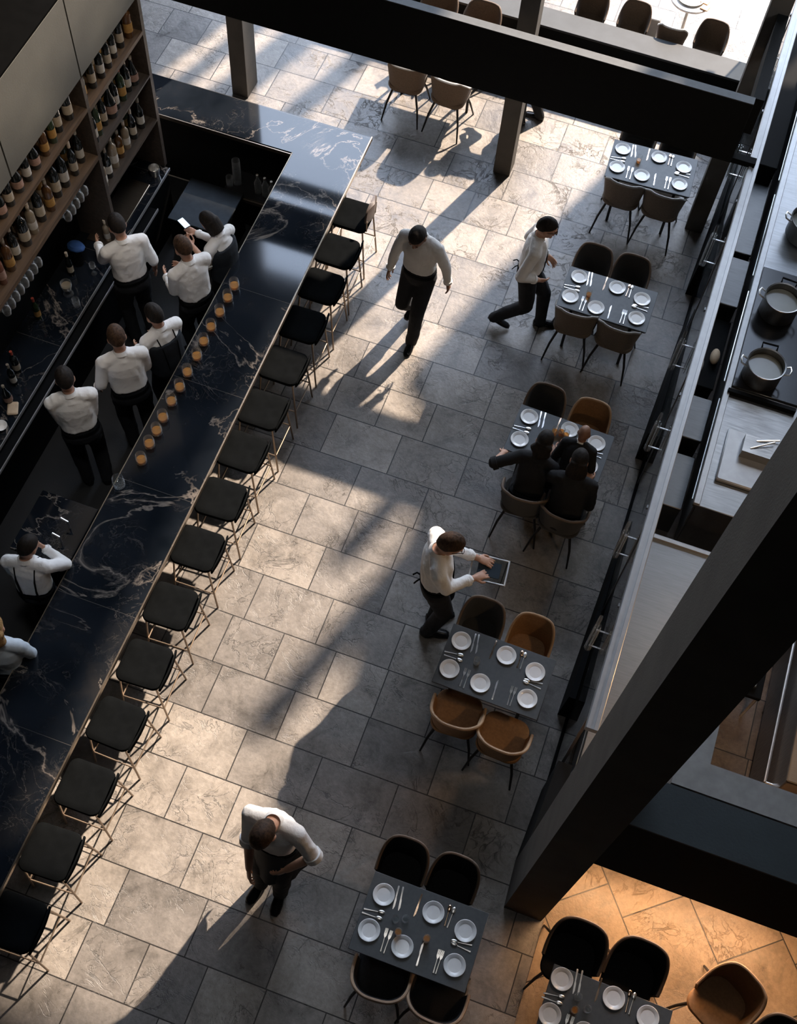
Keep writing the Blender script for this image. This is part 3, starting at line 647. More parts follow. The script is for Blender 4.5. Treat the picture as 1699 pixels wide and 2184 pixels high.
def make_stool(back):
    t = thing('bar_stool', None, 'stool')
    kid(cushion(.40, .41, .075, .69, .745, .004).build('seat', M_seat), t)
    if back:
        g = []
        mbk = MB(); rings = []
        for i in range(9):
            a = i / 8 * PI; w = .17 * math.sin(a) ** .5 * (1 if i else 1); z = .78 + .21 * (1 - math.cos(a)) / 2
            w = max(w, .01); rings.append([(-w, -.205, z), (0, -.235, z), (w, -.205, z), (w, -.185, z), (0, -.215, z), (-w, -.185, z)])
        mbk.loft(rings); kid(mbk.build('backrest', simple('brown_leather_back', (.06, .042, .034), .5)), t)
        for s in (-1, 1): kid(MB().tube([(s * .14, -.20, .70), (s * .15, -.205, .86)], .009).build('back_post', M_bronze), t)
    else:
        mbk = MB(); rings = []
        for i in range(9):
            u = i / 8 * 2 - 1; x = u * .185; y = -.205 - .018 * (1 - u * u); h = .785 + .03 * (1 - u ** 4)
            rings.append([(x, y, .70), (x, y - .014, .72), (x, y - .022, h), (x, y - .010, h + .004), (x, y + .006, .735)])
        mbk.loft(rings); kid(mbk.build('backrest', M_seat), t)
    lp = {}
    for sx in (-1, 1):
        for sy in (-1, 1):
            a = Vector((sx * .165, sy * .165, .70)); b = Vector((sx * .205, sy * .215, 0)); lp[sx, sy] = (a, b)
            kid(MB().tube([a, b], .0095, 8).build('leg', M_bronze), t)
    q = lambda k, z: lp[k][0].lerp(lp[k][1], 1 - z / .70)
    kid(MB().tube([q((-1, 1), .27), q((1, 1), .27)], .008).build('footrest', M_bronze), t)
    for sx in (-1, 1): kid(MB().tube([q((sx, 1), .27), q((sx, -1), .27)], .007).build('side_stretcher', M_bronze), t)
    kid(MB().tube([q((-1, -1), .27), q((1, -1), .27)], .007).build('rear_stretcher', M_bronze), t)
    return t
ST = [(-2.95, 8.27), (-2.93, 7.75), (-2.92, 7.26), (-2.92, 6.74), (-2.91, 6.21), (-2.9, 5.66), (-2.9, 5.16), (-2.88, 4.62), (-2.87, 4.08), (-2.86, 3.48), (-2.84, 2.91), (-2.84, 2.35), (-2.84, 1.78), (-2.86, 1.22), (-2.87, 0.65)]
s0 = None
for i, (x, y) in enumerate(ST):
    if i == 0: o = make_stool(True); lb = 'black bar stool with tall rounded backrest at the far bar corner'
    else:
        lb = 'black low backed bar stool, ' + ORD[i] + ' along the bar from the far corner'
        if s0 is None: s0 = o = make_stool(False); o['group'] = 'bar stools along the marble bar'
        else: o = dup(s0, label=lb, group='bar stools along the marble bar')
    o['label'] = lb; o.location = (x + .02, y, 0); o.rotation_euler = (0, 0, R(90 + rnd.uniform(-3, 3)))

# ------------------------------------------------------------------ dining chairs
def make_chair(fm, rm, sm=None):
    t = thing('dining_chair', None, 'chair'); sm = sm or fm
    kid(cushion(.46, .45, .12, .42, .485, .012).build('seat', sm), t)
    th0 = 101; nth = 28; cols = []
    for i in range(nth + 1):
        th = R(-th0 + 2 * th0 * i / nth); s, c = math.sin(th), math.cos(th)
        e = .72; px = math.copysign(abs(s) ** e, s); py = -math.copysign(abs(c) ** e, c)
        top = .83 - .215 * max(0, min(1, (abs(math.degrees(th)) - 36) / 62)) ** 1.3
        col = []
        for k in range(6):
            u = k / 5; z = .43 + (top - .43) * u; fl = .88 + .16 * u
            col.append((px * .255 * fl, py * .245 * fl - .005 - .03 * u * (c > 0) * c, z))
        cols.append(col)
    mb = MB(); rings = []
    for col in cols:
        out = col; inn = []
        for x, y, z in col:
            l = math.hypot(x, y); inn.append((x * (1 - .024 / l), y * (1 - .024 / l), z))
        rings.append(out + inn[::-1])
    mb.loft(rings); kid(mb.build('backrest', fm, smooth=.9), t)
    kid(MB().tube([tuple((a + b) / 2 for a, b in zip(r[5], r[6])) for r in rings], .0155, 8).build('top_piping', rm), t)
    kid(MB().loft([[(x * .8, y * .8, z) for x, y in rsq(.46, .45, .1, 3)] for z in (.385, .425)]).build('seat_base', M_leg), t)
    for sx in (-1, 1):
        for sy in (-1, 1):
            kid(MB().tube([(sx * .15, sy * .14, .41), (sx * .21, sy * .22, .22), (sx * .25, sy * .30, 0)], [.016, .014, .010], 8).build('leg', M_leg), t)
    return t
CH = {}
FARY = (10.62, 8.56, 8.57, 6.67, 6.66, 4.28, 2.06, 2.07)
def chair(k, x, y, rz, label, group=None):
    fm, rm, sm = {'taupe': (M_ftaupe, M_rimg, None), 'dark': (M_fdark, M_rimd, None), 'darkg': (M_fdark, M_rimg, None), 'tan': (M_ftan, M_rim, None), 'black': (M_fblack, M_rimd, None), 'blackt': (M_fblack, simple('mid_tan_piping', (.27, .18, .115), .6), None) if 'blackt' not in CH else (None,) * 3, 'brown': (M_fbrown, M_rimd, None), 'browng': (M_fbrown, M_plate, None)}[k]
    if k not in CH: o = CH[k] = make_chair(fm, rm, sm); o['label'] = label
    else: o = dup(CH[k], label=label)
    o.location = (x, y, 0); o.rotation_euler = (0, 0, R(rz)); o.scale = ((.78, .80, .98) if y in FARY else (.74, .74, .9) if y > 12 else (.9, .9, 1))
    if group: o['group'] = group
    return o
cl = [('far table half hidden by the beam', 'taupe'), ]
T1, T2, T3, T4, T6, T7 = (-.113, 10.12), (-.105, 8.18), (-.096, 6.33), (.012, 3.90), (.101, 1.65), (1.63, 1.46)
chair('taupe', -.33, 9.92 - .0, 0, 'taupe chair on the near side of the farthest set table, bar side')
chair('taupe', .12, 9.92, 0, 'taupe chair on the near side of the farthest set table, kitchen side')
chair('dark', -.36, 10.62, 180, 'dark chair behind the farthest set table, bar side, under the beam')
chair('dark', .10, 10.62, 180, 'dark chair behind the farthest set table, beside the black column')
chair('dark', -.37, 8.56, 180, 'dark grey chair on the far side of the second table, bar side')
chair('dark', .04, 8.57, 180, 'dark grey chair on the far side of the second table, kitchen side')
chair('taupe', -.36, 8.03, 3, 'taupe chair with grey piping on the near side of the second table, bar side')
chair('taupe', .10, 8.01, -2, 'taupe chair with grey piping on the near side of the second table, kitchen side')
chair('dark', -.35, 6.67, 180, 'dark brown empty chair at the table where guests sit')
chair('tan', .11, 6.66, 180, 'tan leather empty chair at the table where guests sit')
chair('dark', -.25, 5.80, 4, 'dark chair under the long haired guest with the outstretched arm')
chair('dark', .15, 5.74, -4, 'dark chair under the guest reaching for the drinks')
chair('dark', -.235, 4.28, 180, 'charcoal empty chair beside the server with the glass tray')
chair('tan', .22, 4.28, 180, 'tan leather chair on the far side of the fourth table')
chair('tan', -.18, 3.52, 3, 'tan leather chair on the near side of the fourth table, bar side')
chair('tan', .26, 3.46, -3, 'tan leather chair on the near side of the fourth table, kitchen side')
chair('black', -.19, 2.06, 180, 'black chair facing the room at the fifth table, bar side')
chair('black', .23, 2.07, 178, 'black chair facing the room at the fifth table, kitchen side')
chair('blackt', -.07, 1.30, 5, 'black chair with tan rim tucked under the fifth table, bar side')
chair('blackt', .39, 1.30, -2, 'black chair with tan rim tucked under the fifth table, kitchen side')
chair('black', 1.30, 1.90, 178, 'black chair on the orange lit floor beside the foot of the column')
chair('black', 1.78, 1.92, 176, 'black chair on the orange lit floor between the other two')
chair('tan', 2.50, 1.98, 150, 'chair turned askew on the orange lit floor, tan outside, away from the table')
chair('black', 2.95, 1.75, 170, 'black chair cut by the frame edge on the orange lit floor')
chair('browng', -3.14, 10.68, 2, 'brown chair on the sunlit terrace beside the bar end, bar side of its table')
chair('browng', -2.60, 10.66, -4, 'brown chair on the sunlit terrace, column side of its table')
chair('brown', -3.12, 11.62, 180, 'brown chair mostly hidden behind the beam, bar side of the terrace table')
chair('brown', -2.58, 11.62, 180, 'brown chair mostly hidden behind the beam, column side of the terrace table')
chair('brown', -1.42, 12.50, 180, 'brown chair behind the low wall next to the middle column')
chair('brown', -.89, 12.50, 180, 'brown chair behind the low wall, second from the middle column')
chair('browng', -.41, 12.60, 0, 'brown chair with white piping pushed up to the round white table')
chair('brown', .06, 12.54, 178, 'brown chair behind the low wall next to the tall black column')

# ------------------------------------------------------------------ tables and settings
def table(cx, cy, rz, label, w=.95, d=.58):
    t = thing('dining_table', label, 'table', (cx, cy, 0), R(rz))
    kid(MB().bbox(-w / 2, w / 2, -d / 2, d / 2, .735, .75, .003).build('table_top', M_table), t)
    kid(MB().bbox(-w / 2 + .01, w / 2 - .01, -d / 2 + .01, d / 2 - .01, .715, .735, .003).build('table_frame', M_tedge), t)
    for sx in (-1, 1):
        for sy in (-1, 1): kid(MB().bbox(sx * (w / 2 - .16) - .015, sx * (w / 2 - .16) + .015, sy * (d / 2 - .10) - .015, sy * (d / 2 - .10) + .015, 0, .715, .003).build('leg', M_leg), t)
    return t
def make_plate():
    t = thing('plate', None, 'plate')
    kid(MB().lathe([(0, 0), (.052, 0), (.058, .006), (.086, .014), (.087, .016), (.084, .0175), (.060, .011), (.054, .006), (0, .006)], 36).build('plate_dish', M_plate), t)
    return t
def make_knife(m):
    t = thing('knife', None, 'cutlery')
    kid(MB().loft([[(-.005, 0, 0), (.005, 0, 0), (.005, 0, .003), (-.005, 0, .003)], [(-.007, .01, 0), (.007, .01, 0), (.007, .01, .005), (-.007, .01, .005)], [(-.005, .085, 0), (.005, .085, 0), (.005, .085, .004), (-.005, .085, .004)]]).build('handle', m), t)
    kid(MB().loft([[(-.004, .085, .001), (.004, .085, .001), (.004, .085, .003), (-.004, .085, .003)], [(-.009, .11, .001), (.006, .11, .001), (.006, .11, .0025), (-.009, .11, .0025)], [(-.009, .16, .001), (.006, .16, .001), (.006, .16, .002), (-.009, .16, .002)], [(.0, .185, .001), (.004, .185, .001), (.004, .185, .002), (.0, .185, .002)]]).build('blade', m), t)
    return t
def make_spoon(m):
    t = thing('spoon', None, 'cutlery')
    kid(MB().tube([(0, 0, .003), (0, .06, .004), (0, .115, .004)], [.0065, .004, .003], 8, flat=.4).build('handle', m), t)
    kid(MB().ell((0, .14, .006), (.0165, .028, .005), nu=14, nv=8).build('bowl', m), t)
    return t
def make_fork(m):
    t = thing('fork', None, 'cutlery')
    kid(MB().tube([(0, 0, .003), (0, .06, .004), (0, .11, .004)], [.0065, .004, .0035], 8, flat=.4).build('handle', m), t)
    mb = MB(); mb.loft([[(-.004, .108, .002), (.004, .108, .002), (.004, .108, .005), (-.004, .108, .005)], [(-.011, .125, .003), (.011, .125, .003), (.011, .125, .006), (-.011, .125, .006)], [(-.012, .14, .003), (.012, .14, .003), (.012, .14, .006), (-.012, .14, .006)]])
    for k in range(4): x = -.0095 + k * .00633; mb.loft([[(x - .002, .14, .003), (x + .002, .14, .003), (x + .002, .14, .006), (x - .002, .14, .006)], [(x - .0012, .178, .006), (x + .0012, .178, .006), (x + .0012, .178, .008), (x - .0012, .178, .008)]])
    kid(mb.build('tines', m), t)
    return t
PROTO = {'plate': make_plate, 'knife': lambda: make_knife(M_chrome), 'spoon': lambda: make_spoon(M_chrome), 'fork': lambda: make_fork(M_chrome), 'cspoon': lambda: make_spoon(M_copper), 'cknife': lambda: make_knife(M_copper)}
PB = {}
def put(k, loc, rz, label, group):
    if k not in PB: o = PB[k] = PROTO[k](); o['label'] = label
    else: o = dup(PB[k], label=label)
    o.location = loc; o.rotation_euler = (0, 0, rz); o['group'] = group; return o
PL = [(-.355, .155, 'far bar side corner'), (-.365, -.125, 'near bar side corner'), (-.085, -.16, 'near long edge'), (.055, .168, 'far long edge'), (.335, .12, 'kitchen end, far seat'), (.335, -.145, 'kitchen end, near seat')]
# kind, start (handle end), tip, phrase
CU = [('knife', (-.265, .266), (-.244, .076), 'first knife beside the far bar side plate'), ('knife', (-.231, .27), (-.204, .083), 'second knife beside the far bar side plate'),
      ('spoon', (-.465, .007), (-.299, .033), 'upper spoon between the bar side plates'), ('spoon', (-.461, -.024), (-.302, -.020), 'lower spoon between the bar side plates'),
      ('fork', (-.236, -.246), (-.240, -.065), 'first fork beside the near bar side plate'), ('fork', (-.200, -.251), (-.198, -.075), 'second fork beside the near bar side plate'),
      ('cknife', (-.071, .27), (-.072, .10), 'lone knife beside the far edge plate'), ('cspoon', (.168, .10), (.166, .265), 'copper spoon beside the far edge plate'), ('spoon', (.200, .095), (.203, .26), 'silver spoon beside the far edge plate'),
      ('spoon', (.42, .038), (.238, .012), 'upper spoon between the kitchen end plates'), ('spoon', (.418, -.012), (.262, .0), 'lower spoon between the kitchen end plates'),
      ('knife', (.062, -.255), (.056, -.08), 'knife beside the near edge plate'), ('fork', (.196, -.255), (.189, -.075), 'first fork beside the near kitchen end plate'), ('fork', (.225, -.255), (.224, -.08), 'second fork beside the near kitchen end plate')]
def setting(T, rz, name, skip=(), skipc=(), jit=.006, seed=0):
    r = random.Random(seed); cr, sr = math.cos(R(rz)), math.sin(R(rz))
    def W(p): return (T[0] + p[0] * cr - p[1] * sr, T[1] + p[0] * sr + p[1] * cr)
    for i, (x, y, ph) in enumerate(PL):
        if i in skip: continue
        X, Y = W((x + r.uniform(-jit, jit), y + r.uniform(-jit, jit))); put('plate', (X, Y, .7505), r.uniform(0, 6), 'white plate at the ' + ph + ' of ' + name, 'plates on ' + name)
    for i, (k, a, b, ph) in enumerate(CU):
        if i in skipc: continue
        A, B = W((a[0] + r.uniform(-jit, jit), a[1])), W((b[0] + r.uniform(-jit, jit), b[1])); an = math.atan2(B[1] - A[1], B[0] - A[0]) - PI / 2
        put(k, (A[0], A[1], .7515), an, ph + ', ' + name, 'cutlery on ' + name)
def drink(x, y, label, liq=True, h=.10, r=.030, fill=.4, group=None):
    t = vessel('tumbler', label, 'glass', (x, y, .7505), cup(r * .85, r, h), ([(0, .0085), (r * .72, .0085), (r * .85, h * fill), (0, h * fill)] if liq is not None else None), M_amber if liq else M_water)
    if group: t['group'] = group
for T, rz, nm, lb, d in [(T1, 3, 'the farthest set table', 'slate topped dining table beside the tall black column', .58), (T2, 0, 'the second table', 'slate topped dining table, second from the black column, set for six', .55), (T3, -2, 'the guests table', 'slate topped dining table where guests are sitting', .55), (T4, -1, 'the fourth table', 'slate topped dining table with four tan and charcoal chairs', .58), (T6, 0, 'the fifth table', 'dark dining table set for six with black chairs all round', .62), (T7, -1, 'the corner table', 'dark dining table on the orange lit floor, partly out of frame', .62)]:
    table(T[0], T[1], rz, lb, d=d)
setting(T1, 3, 'the farthest set table', seed=1)
setting(T2, 0, 'the second table', seed=2)
setting(T3, -2, 'the guests table', skip=(2,), skipc=(4, 5, 11), seed=3)
put('plate', (.07, 6.16, .7505), 0, 'white plate in front of the seated guests, between them', 'plates on the guests table')
setting(T4, -1, 'the fourth table', seed=4)
setting(T6, 0, 'the fifth table', seed=6)
setting((1.60, 1.53), -1, 'the corner table', seed=7, skipc=(10, 13))
drink(T1[0] - .16, T1[1] + .02, 'short glass of pale spirit in the middle of the farthest set table')
drink(T2[0] - .195, T2[1] - .05, 'short glass of pale spirit at the middle of the second table', h=.12)
drink(T4[0] - .17, T4[1] + .01, 'small clear tumbler near the middle of the fourth table', liq=False)
for (x, y), lb in zip([(-.17, 6.4), (-.11, 6.42), (-.06, 6.40)], ['amber cocktail tumbler on the guests table, bar side of the three', 'amber cocktail tumbler on the guests table, middle of the three', 'amber cocktail tumbler on the guests table, by the plate']): drink(x, y, lb, h=.11, r=.033, fill=.55)
for (x, y, l), lb in zip([(-.10, 1.66, False), (-.028, 1.686, False), (-.05, 1.575, True), (.172, 1.60, True)], ['clear water tumbler on the fifth table beside the knives', 'clear water tumbler on the fifth table, toward its middle', 'amber drink tumbler on the fifth table behind the near edge plate', 'tall amber drink alone at the middle of the fifth table']): drink(x, y, lb, l, h=.13 if 'tall' in lb else .10)
for (x, y, l), lb in zip([(1.39, 1.60, False), (1.48, 1.54, False), (1.39, 1.50, True)], ['clear tumbler on the corner table by the forks', 'clear tumbler on the corner table toward its middle', 'amber drink tumbler on the corner table']): drink(x, y, lb, l)
# terrace furniture
def ptable(cx, cy, label):
    t = table(cx, cy, 0, label, w=1.15, d=.65); return t
ptable(-2.86, 11.14, 'terrace table almost hidden behind the black beam')
rt = thing('round_table', 'round white table on the bright terrace behind the low wall', 'table', (-.32, 13.0, 0))
kid(MB().lathe([(0, .72), (.24, .72), (.25, .73), (.25, .742), (.242, .75), (0, .75)], 40).build('table_top', M_plate), rt); kid(MB().lathe([(.02, .03), (.02, .72)], 14).build('pedestal', M_chrome), rt); kid(MB().lathe([(0, 0), (.2, 0), (.2, .02), (.02, .035), (0, .035)], 24).build('base', M_chrome), rt)
dsh = thing('serving_dish', 'large shallow oval dish on the round terrace table', 'dish', (-.33, 13.0, .7505)); kid(MB().lathe([(0, 0), (.13, 0), (.17, .02), (.168, .024), (.13, .006), (0, .006)], 32).build('dish_body', simple('oat_stoneware', (.55, .52, .46), .4)), dsh)
for k, (x, y) in enumerate([(-.10, 12.98), (-.08, 12.87)]):
    b = thing('serving_board', ('oak serving board at the edge of the round terrace table' if k == 0 else 'oak serving board overhanging the round terrace table rim'), 'board', (x - .05, y + .02, .7505), R(-15)); kid(MB().bbox(-.05, .05, -.045, .045, 0, .014, .004).build('board', M_tanb), b)
gb = thing('side_box', 'pale grey box stool standing beside the round terrace table', 'box', (-.72, 12.98, 0)); kid(MB().bbox(-.12, .12, -.1, .1, 0, .42, .01).build('body', M_alu), gb)

#PB#
# ------------------------------------------------------------------ people
def rot(ax, deg): return Matrix.Rotation(R(deg), 3, ax)
def ik(a, b, l1, l2, hint):
    a = Vector(a); b = Vector(b); d = b - a; L = d.length; mx = (l1 + l2) * .995
    if L > mx: b = a + d * (mx / L); d = b - a; L = mx
    L = max(L, abs(l1 - l2) + .02); n = d.normalized(); x = (l1 * l1 - l2 * l2 + L * L) / (2 * L); h = math.sqrt(max(0, l1 * l1 - x * x))
    hv = Vector(hint); hv = hv - n * hv.dot(n); hv = hv.normalized() if hv.length > 1e-4 else n.orthogonal().normalized()
    return a + n * x + hv * h, b
def ring(c, Mx, rx, ry, n=22, e=.86, back=1.):
    out = []
    for j in range(n):
        t = 2 * PI * j / n; cx, sy = math.cos(t), math.sin(t)
        x = math.copysign(abs(cx) ** e, cx) * rx; y = math.copysign(abs(sy) ** e, sy) * ry * (back if sy < 0 else 1)
        out.append(tuple(Vector(c) + Mx @ Vector((x, y, 0))))
    return out
def hand(mb, w, d, pn, thumb_side, s, curl):
    """palm, four bent fingers and a thumb; d = direction of the hand, pn = palm normal (fingers close toward it)"""
    d = d.normalized(); pn = (pn - d * pn.dot(d)).normalized(); a = d.cross(pn).normalized() * thumb_side
    def P(u, v, k): return w + (d * u + a * v + pn * k) * s
    rings = []
    for u, hw, hk in ((-.01, .022, .016), (.02, .032, .017), (.055, .038, .016), (.085, .037, .013), (.095, .030, .009)):
        rings.append([tuple(P(u, hw * math.cos(2 * PI * j / 12), hk * math.sin(2 * PI * j / 12))) for j in range(12)])
    mb.loft(rings)
    for k, (v, ln) in enumerate(((.030, .072), (.0105, .082), (-.0105, .076), (-.030, .060))):
        p = P(.082, v, 0); pts = [p]; ang = curl * .35
        for seg, fr in enumerate((.46, .30, .24)):
            p = p + (d * math.cos(ang) + pn * math.sin(ang) + a * v * 4.2) * ln * fr * s; pts.append(p); ang += curl * .75
        mb.tube(pts, [.0092 * s, .0086 * s, .0080 * s, .0064 * s], 8)
    p0 = P(.015, .022, .004); p1 = P(.045, .052, .014); p2 = P(.075, .058, .014 + .014 * curl); p3 = P(.098, .050, .018 + .022 * curl)
    mb.tube([p0, p1, p2, p3], [.013 * s, .0115 * s, .0102 * s, .0078 * s], 8)
def person(label, x, y, face, h=1.78, pelvis=(0, 0, .95), lean=3, side=0, twist=0, hp=10, hy=0, feet=((-.09, .02, 0), (.09, -.02, 0)), toes=(8, -8), hands=((-.2, .08, .82), (.2, .08, .82)), elbow=((-.5, -1, 0), (.5, -1, 0)), knee=((-.1, 1, 0), (.1, 1, 0)),
           curl=(.55, .55), palm=((1, 0, 0), (-1, 0, 0)), top='shirt', sleeve=(1., 1.), hair='short', hmat=None, skin=None, vest=None, braces=False, apron=None, tie=False, glasses=False, female=False, shirtmat=None, trousers=None, seated=False, collar=True, seed=0, heel=(0, 0), bow=False, strings=False, whitecollar=False):
    s = h / 1.78; hmat = hmat or M_hair; skin = skin or M_skin; S = lambda v: Vector(v) * s; shirtmat = shirtmat or M_shirt; trousers = trousers or M_trou
    pel = S(pelvis); Mt = rot('Z', twist) @ rot('X', -lean) @ rot('Y', side); Mp = rot('Z', twist * .35) @ rot('X', -lean * (.25 if not seated else .6))
    def T(v): return pel + Mt @ (Vector(v) * s)
    shw = .160 if female else .176
    neck = T((0, -.005, .53)); Mh = rot('Z', twist + hy) @ rot('X', -(lean * .4 + hp)); hc = neck + Mh @ S((0, .022, .155))
    sh = [T((-shw, -.005, .455)), T((shw, -.005, .455))]
    hip = [pel + Mp @ S((-.088, 0, -.03)), pel + Mp @ S((.088, 0, -.03))]
    ank = [S((f[0], f[1], f[2] + .085 + heel[i])) for i, f in enumerate(feet)]
    kn = []; 
    for i in range(2): k, a = ik(hip[i], ank[i], .435 * s, .425 * s, knee[i]); kn.append(k); ank[i] = a
    el = []; wr = []
    for i in range(2): e, w_ = ik(sh[i], S(hands[i]), .285 * s, .25 * s, elbow[i]); el.append(e); wr.append(w_)
    # body: one continuous skin
    tor = [(-.115, .10, .085), (-.07, .150, .108), (0, .160, .112), (.10, .138, .098), (.20, .145, .102), (.32, .162, .112), (.41, .165, .104), (.47, .125, .082), (.515, .062, .060), (.57, .052, .055)]
    if female: tor = [(-.115, .10, .085), (-.07, .155, .108), (0, .165, .115), (.10, .128, .092), (.20, .128, .095), (.32, .148, .118), (.41, .150, .100), (.47, .112, .075), (.515, .052, .052), (.57, .046, .048)]
    tor = [(z, rx * .95, ry * .95) for z, rx, ry in tor]
    def torso(mb, inf, z0, z1, loose=0.):
        rs = []
        for z, rx, ry in tor:
            if z < z0 or z > z1: continue
            Mx = Mp if z < .05 else Mt; lo = loose * max(0, 1 - abs(z - .10) / .16)
            rs.append(ring(pel + Mx @ S((0, 0, z)), Mx, (rx + inf + lo) * s, (ry + inf + lo) * s))
        mb.loft(rs)
    b = MB(); torso(b, 0, -1, 1)
    hr = (.0755, .098, .113)
    b.ell(hc, tuple(q * s for q in hr), Mh, 20, 14)
    b.ell(hc + Mh @ S((0, .030, -.068)), S((.054, .058, .052)), Mh)
    b.cap(neck + Mt @ S((0, 0, -.03)), hc + Mh @ S((0, -.012, -.07)), .056 * s, .053 * s)
    b.ell(hc + Mh @ S((0, .100, -.020)), S((.015, .022, .030)), Mh, 10, 8); b.ell(hc + Mh @ S((0, .086, -.066)), S((.026, .012, .011)), Mh, 10, 8); b.ell(hc + Mh @ S((0, .080, .028)), S((.056, .018, .014)), Mh, 12, 8); b.ell(hc + Mh @ S((0, .078, -.104)), S((.024, .018, .018)), Mh, 10, 8)
    for q in (-1, 1): b.ell(hc + Mh @ S((q * .077, -.004, -.015)), S((.011, .022, .033)), Mh, 10, 8)
    for i in range(2):
        b.cap(sh[i] - Mt @ S(((-.04, .04)[i], 0, .0)), sh[i], .050 * s, .050 * s); b.cap(sh[i], el[i], .048 * s, .040 * s); b.cap(el[i], wr[i], .042 * s, .028 * s)
        d = (wr[i] - el[i]); b.cap(wr[i], wr[i] + d.normalized() * .02 * s, .028 * s, .024 * s)
        hand(b, wr[i] + d.normalized() * .012 * s, d, Vector(palm[i]), (1, -1)[i] * (1), s, curl[i])
        b.cap(hip[i], kn[i], .076 * s, .052 * s); b.cap(kn[i], ank[i], .052 * s, .036 * s); b.cap(ank[i], ank[i] + S((0, .05, -.05)), .034 * s, .022 * s)
    body = remeshed(b, 'person', skin, (.0056 if seed < 7 else .0078) * s, 3)
    body.location = (x, y, 0); body.rotation_euler = (0, 0, R(face)); tag(body, label, 'person')
    # face
    e = MB()
    for q in (-1, 1): e.ell(hc + Mh @ S((q * .030, .088, .006)), S((.013, .010, .008)), Mh, 10, 8)
    e.build('eyes', M_eye, body)
    MB().ell(hc + Mh @ S((0, .098, -.066)), S((.020, .006, .006)), Mh, 10, 6).build('mouth', M_lip, body)
    # hair
    if hair != 'bald':
        hm = MB(); lo = hair in ('long', 'bob', 'wavy')
        def fn(dv):
            dx, dy, dz = dv; g = dz - (.42 * max(dy, 0) + (-.62 if lo else -.42) * max(-dy, 0) - .02 + .10 * abs(dx) * (dy > -.2))
            k = 1.105 + .03 * noise.noise(Vector(dv) * 5 + Vector((seed, 0, 0))) + (.05 if lo else .015) * max(0, dz)
            return k if g > .1 else (.9 + (k - .9) * max(0, g + .1) / .2 if g > -.1 else .88)
        hm.ell(hc + Mh @ S((0, -.004, .006)), S(hr), Mh, 40, 30, fn=fn)
        if hair == 'long' or hair == 'wavy':
            rs = []; ln = .30 if hair == 'long' else .20
            for k in range(8):
                u = k / 7; c = hc + Mh @ S((0, -.075 - .04 * u, .03)) + Vector((0, -.02 * u * s, -ln * u * s - .0)) ; wv = .012 * math.sin(u * 11) if hair == 'wavy' else 0
                rs.append(ring(c + Vector((wv, 0, 0)), Mh, (.072 + .036 * math.sin(u * PI) - .02 * u * u) * s, (.040 + .02 * math.sin(u * PI)) * s, 16))
            hm.loft(rs)
        if hair == 'bob':
            rs = []
            for k in range(6):
                u = k / 5; rs.append(ring(hc + Mh @ S((0, -.030 - .01 * u, .03 - .15 * u)), Mh, (.088 + .006 * math.sin(u * PI)) * s, (.082 - .012 * u) * s, 20))
            hm.loft(rs)
        ho = remeshed(hm, 'hair', hmat, .0075 * s, 5, None, body) if lo else hm.build('hair', hmat, body, smooth=1.5)
    if glasses:
        g = MB()
        for q in (-1, 1):
            g.tube([tuple(hc + Mh @ S((q * .032 + .022 * math.cos(a), .108, .004 + .018 * math.sin(a)))) for a in [2 * PI * k / 12 for k in range(13)]], .0025 * s, 6)
            g.tube([tuple(hc + Mh @ S((q * .055, .106, .01))), tuple(hc + Mh @ S((q * .082, .0, .005)))], .0025 * s, 6)
        g.tube([tuple(hc + Mh @ S((-.01, .110, .006))), tuple(hc + Mh @ S((.01, .110, .006)))], .0025 * s, 6); g.build('spectacles', M_black, body)
    # shirt
    sm = MB(); torso(sm, .021, .05, .52, .018)
    for i in range(2):
        sm.cap(sh[i] - Mt @ S(((-.06, .06)[i], 0, -.005)), sh[i], .066 * s, .069 * s); sm.cap(sh[i], el[i], .067 * s, .057 * s)
        f = sleeve[i]
        if f > .15: sm.cap(el[i], el[i].lerp(wr[i], min(f, .97)), .057 * s, (.057 - .017 * f) * s)
    sm.cap(neck + Mt @ S((0, -.008, -.06)), neck + Mt @ S((0, -.002, -.008)), .092 * s, .054 * s)
    for q in (-1, 1): sm.cap(neck + Mt @ S((q * .03, -.012, -.025)), sh[(0, 1)[q > 0]] + Mt @ S((-q * .03, -.004, .015)), .062 * s, .066 * s)
    remeshed(sm, 'shirt' if top == 'shirt' else top, shirtmat, .0105 * s, 3, (.016 * s, 9. / s, seed + 1), body)
    if collar:
        cb_ = MB(); Mc = Mt @ rot('X', -hp * .45); rs = []
        for k in range(21):
            a = R(-95 + 370 * 0 + 0) ; th = R(-150 + 300 * k / 20) - PI / 2
            c0 = neck + Mc @ S((.064 * math.cos(th), .062 * math.sin(th) , .0)); c1 = neck + Mc @ S((.058 * math.cos(th), .056 * math.sin(th), .040)); c2 = neck + Mc @ S((.078 * math.cos(th), .076 * math.sin(th), .004))
            rs.append([tuple(c0), tuple(c1), tuple(c2)])
        cb_.loft(rs); cb_.build('collar', M_shirt if whitecollar else shirtmat, body, smooth=1.2)
    for i in range(2):
        if .3 < sleeve[i] : a0 = el[i].lerp(wr[i], min(sleeve[i], .97) - .10); a1 = el[i].lerp(wr[i], min(sleeve[i], .97) + .02); MB().tube([a0, a1], (.056 - .013 * sleeve[i]) * s + .004, 14).build('cuff', shirtmat, body, smooth=1.2)
        if sleeve[i] <= .15: a0 = el[i].lerp(sh[i], .12); a1 = el[i].lerp(sh[i], -.06); MB().tube([a0, a1], .069 * s, 14).build('cuff', shirtmat, body, smooth=1.2)
    # trousers
    tm = MB(); torso(tm, .023, -1, .11)
    for i in range(2): tm.cap(hip[i], kn[i], .104 * s, .080 * s); tm.cap(kn[i], ank[i] + (kn[i] - ank[i]).normalized() * -.035 * s, .080 * s, .062 * s)
